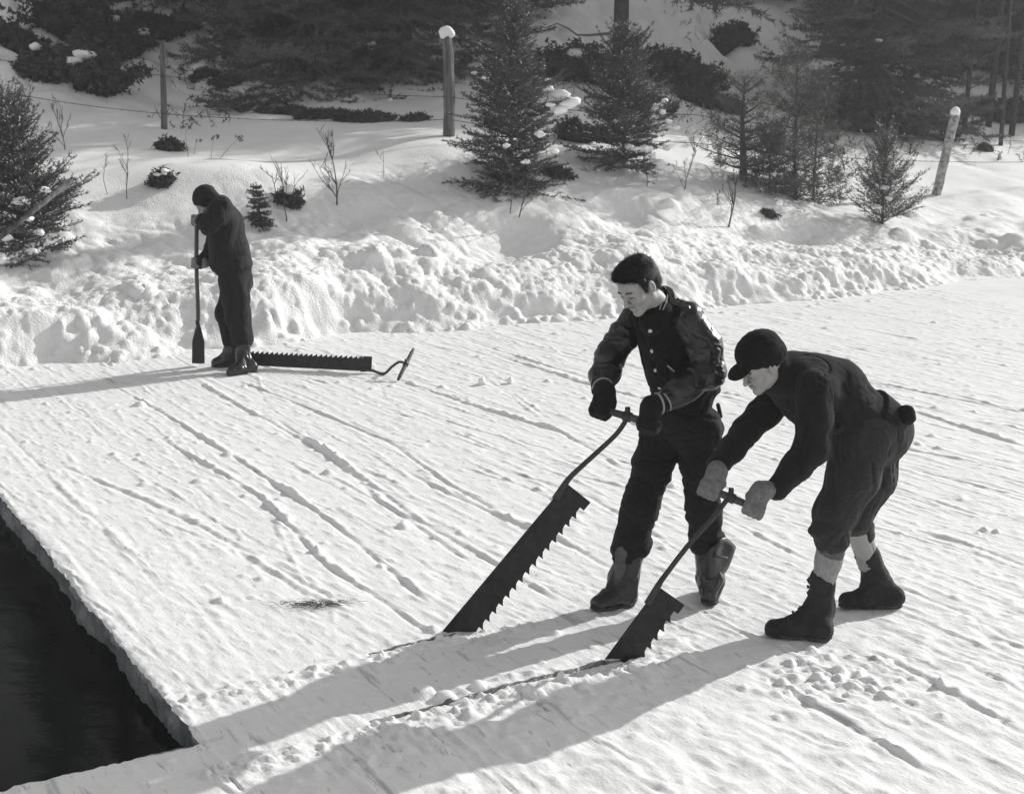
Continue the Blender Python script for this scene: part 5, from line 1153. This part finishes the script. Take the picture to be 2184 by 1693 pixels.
# ------------------------------------------------------------------ 3. man leaning on the spade
O3 = np.array([-2.55, 12.45, 0]); Y3 = 12.5
m3 = empty('person', O3, 'farthest man, dark jacket and cap, head bowed over a long upright spade', 'person')
Fh = frame([-.72, -.15, -.68]); hd3 = PY(440, 432, Y3)
nk3 = PY(468, 440, Y3); ch3 = PY(480, 478, Y3); ms3 = PY(489, 530, Y3); pv3 = PY(503, 580, Y3)
sl3 = PY(472, 446, Y3 - .17); sr3 = PY(466, 448, Y3 + .17); el3 = PY(452, 480, Y3 - .24); wl3 = PY(418, 462, Y3 - .06); er3 = PY(452, 545, Y3 + .16); wr3 = PY(428, 562, Y3 + .04)
hp = [PY(496, 598, Y3 - .09), PY(508, 598, Y3 + .09)]; kn = [PY(489, 672, Y3 - .10), PY(503, 672, Y3 + .10)]; an3 = [PY(520, 758, Y3 - .18), PY(494, 748, Y3 + .02)]
kn = [PY(507, 672, Y3 - .12), PY(489, 668, Y3 + .08)]
ug = nrm(top - bl1); g1, w1_ = hand_prims(PY(420, 470, YS), ug, wl3 + [.3, -.1, .05] - PY(420, 470, YS), [-.4, -1, .0], thumbside=1); g2, w2_ = hand_prims(PY(419, 560, YS), ug, wr3 + [.3, 0, 0] - PY(419, 560, YS), [-.3, -1, 0], thumbside=1)
w1_ = wl3
sk3 = smooth_cap([nk3, ch3, ms3, pv3], [.06, .11, .11, .12], .05) + [cap_(sl3, sr3, .05, .05, .04)] + smooth_cap([sl3, el3, PY(428, 470, Y3 - .05)], [.045, .04, .03]) + smooth_cap([sr3, er3, wr3], [.045, .04, .022]) + \
    smooth_cap([hp[0], kn[0], an3[0]], [.08, .055, .04]) + smooth_cap([hp[1], kn[1], an3[1]], [.08, .055, .04]) + g1 + g2 + [cap_(hd3, nk3, .06, .06, .03)]
bV, bQ = sdf_mesh(sk3, .009); hV, hQ = head(hd3, Fh, .98); joined('body', [(bV, bQ), (hV, hQ)], M['skin'], m3, O3)
hloc([ell_((0, -.025, .045), (.098, .118, .105)), ell_((0, -.05, -.05), (.09, .085, .08), .04), pl_((0, .075, .03), (0, -.75, .6), .01)], hd3, Fh, 'cap', M['jacket'], m3, O3, .006, lambda p: .004 * n3(p * 30, 3))
fl3 = ([0, 1, 0], 1.25)
jk3 = [cap_(nk3, ch3, .10, .155, .06, fl3), cap_(ch3, ms3, .158, .165, .06, fl3), cap_(ms3, PY(500, 565, Y3), .165, .165, .05, fl3), cap_(sl3, sr3, .085, .085, .07), ell_(PY(478, 560, Y3), (.13, .17, .12), .05), pl_(PY(495, 580, Y3), [-.25, 0, 1], .01)]
sdf_obj('jacket', jk3, M['jacket'], m3, O3, .009, folds(.012, 6, 3, (1, 1, .6)))
sdf_obj('sleeve', smooth_cap([sl3 + [0, .02, 0], el3 * .5 + sl3 * .5 + [.0, 0, 0], el3 + [-.03, 0, 0], PY(432, 472, Y3 - .10)], [.10, .095, .085, .062], .04), M['jacket'], m3, O3, .007, folds(.016, 9, 6, (1.6, 1, .6)))
sdf_obj('sleeve', smooth_cap([sr3, er3, PY(429, 560, Y3 + .04)], [.08, .078, .062], .04), M['jacket'], m3, O3, .007, folds(.010, 9, 7))
glove(g1, PY(432, 468, Y3 - .05), el3, M['glove'], parent=m3, org=O3, grow=.008, r=.044, res=.0055); glove(g2, PY(431, 558, Y3 + .04), er3, M['glove'], parent=m3, org=O3, grow=.004, r=.036, res=.005)
tr3 = [cap_(PY(502, 572, Y3), PY(504, 600, Y3), .145, .145, .05, ([0, 1, 0], 1.1))] + smooth_cap([hp[0], (hp[0] + kn[0]) / 2, kn[0], PY(516, 722, Y3 - .15)], [.128, .120, .110, .100], .04) + smooth_cap([hp[1], (hp[1] + kn[1]) / 2, kn[1], PY(496, 724, Y3 + .04)], [.125, .118, .116, .098], .04) + [ell_(PY(478, 668, Y3 + .06), (.06, .07, .07), .04)]
sdf_obj('trousers', tr3, M['jeans'], m3, O3, .008, folds(.014, 6.5, 5, (1, 1, .6)))
h0 = G(546, 792); t0 = G(484, 802); boot(an3[0], h0, t0 + [0, 0, 0], an3[0] + [0, 0, .09], M['rubber'], m3, O3, (.064, .056), toe_r=.045)
h1 = G(505, 780); t1_ = G(450, 783); boot(an3[1], h1, t1_, an3[1] + [0, 0, .09], M['rubber'], m3, O3, (.064, .056), toe_r=.045)
print('people ok')
# ================================================================== THIN HAZE, added to lift the dark tones of the far wood
m_ = MB(); x0, x1, y0, y1, z0, z1 = -40, 70, -12, 90, -1.6, 46
m_.add([(x, y, z) for x in (x0, x1) for y in (y0, y1) for z in (z0, z1)], [(0, 1, 3, 2), (4, 6, 7, 5), (0, 4, 5, 1), (2, 3, 7, 6), (0, 2, 6, 4), (1, 5, 7, 3)])
hm = bpy.data.materials.new('haze'); hm.use_nodes = True; t_ = hm.node_tree; t_.nodes.clear()
o_ = t_.nodes.new('ShaderNodeOutputMaterial'); v_ = t_.nodes.new('ShaderNodeVolumePrincipled'); v_.inputs['Color'].default_value = (.93, .935, .93, 1); v_.inputs['Density'].default_value = .0018; v_.inputs['Anisotropy'].default_value = .25
t_.links.new(v_.outputs[0], o_.inputs['Volume']); hz = m_.build('haze', hm, smooth=False); tag(hz, kind='stuff')
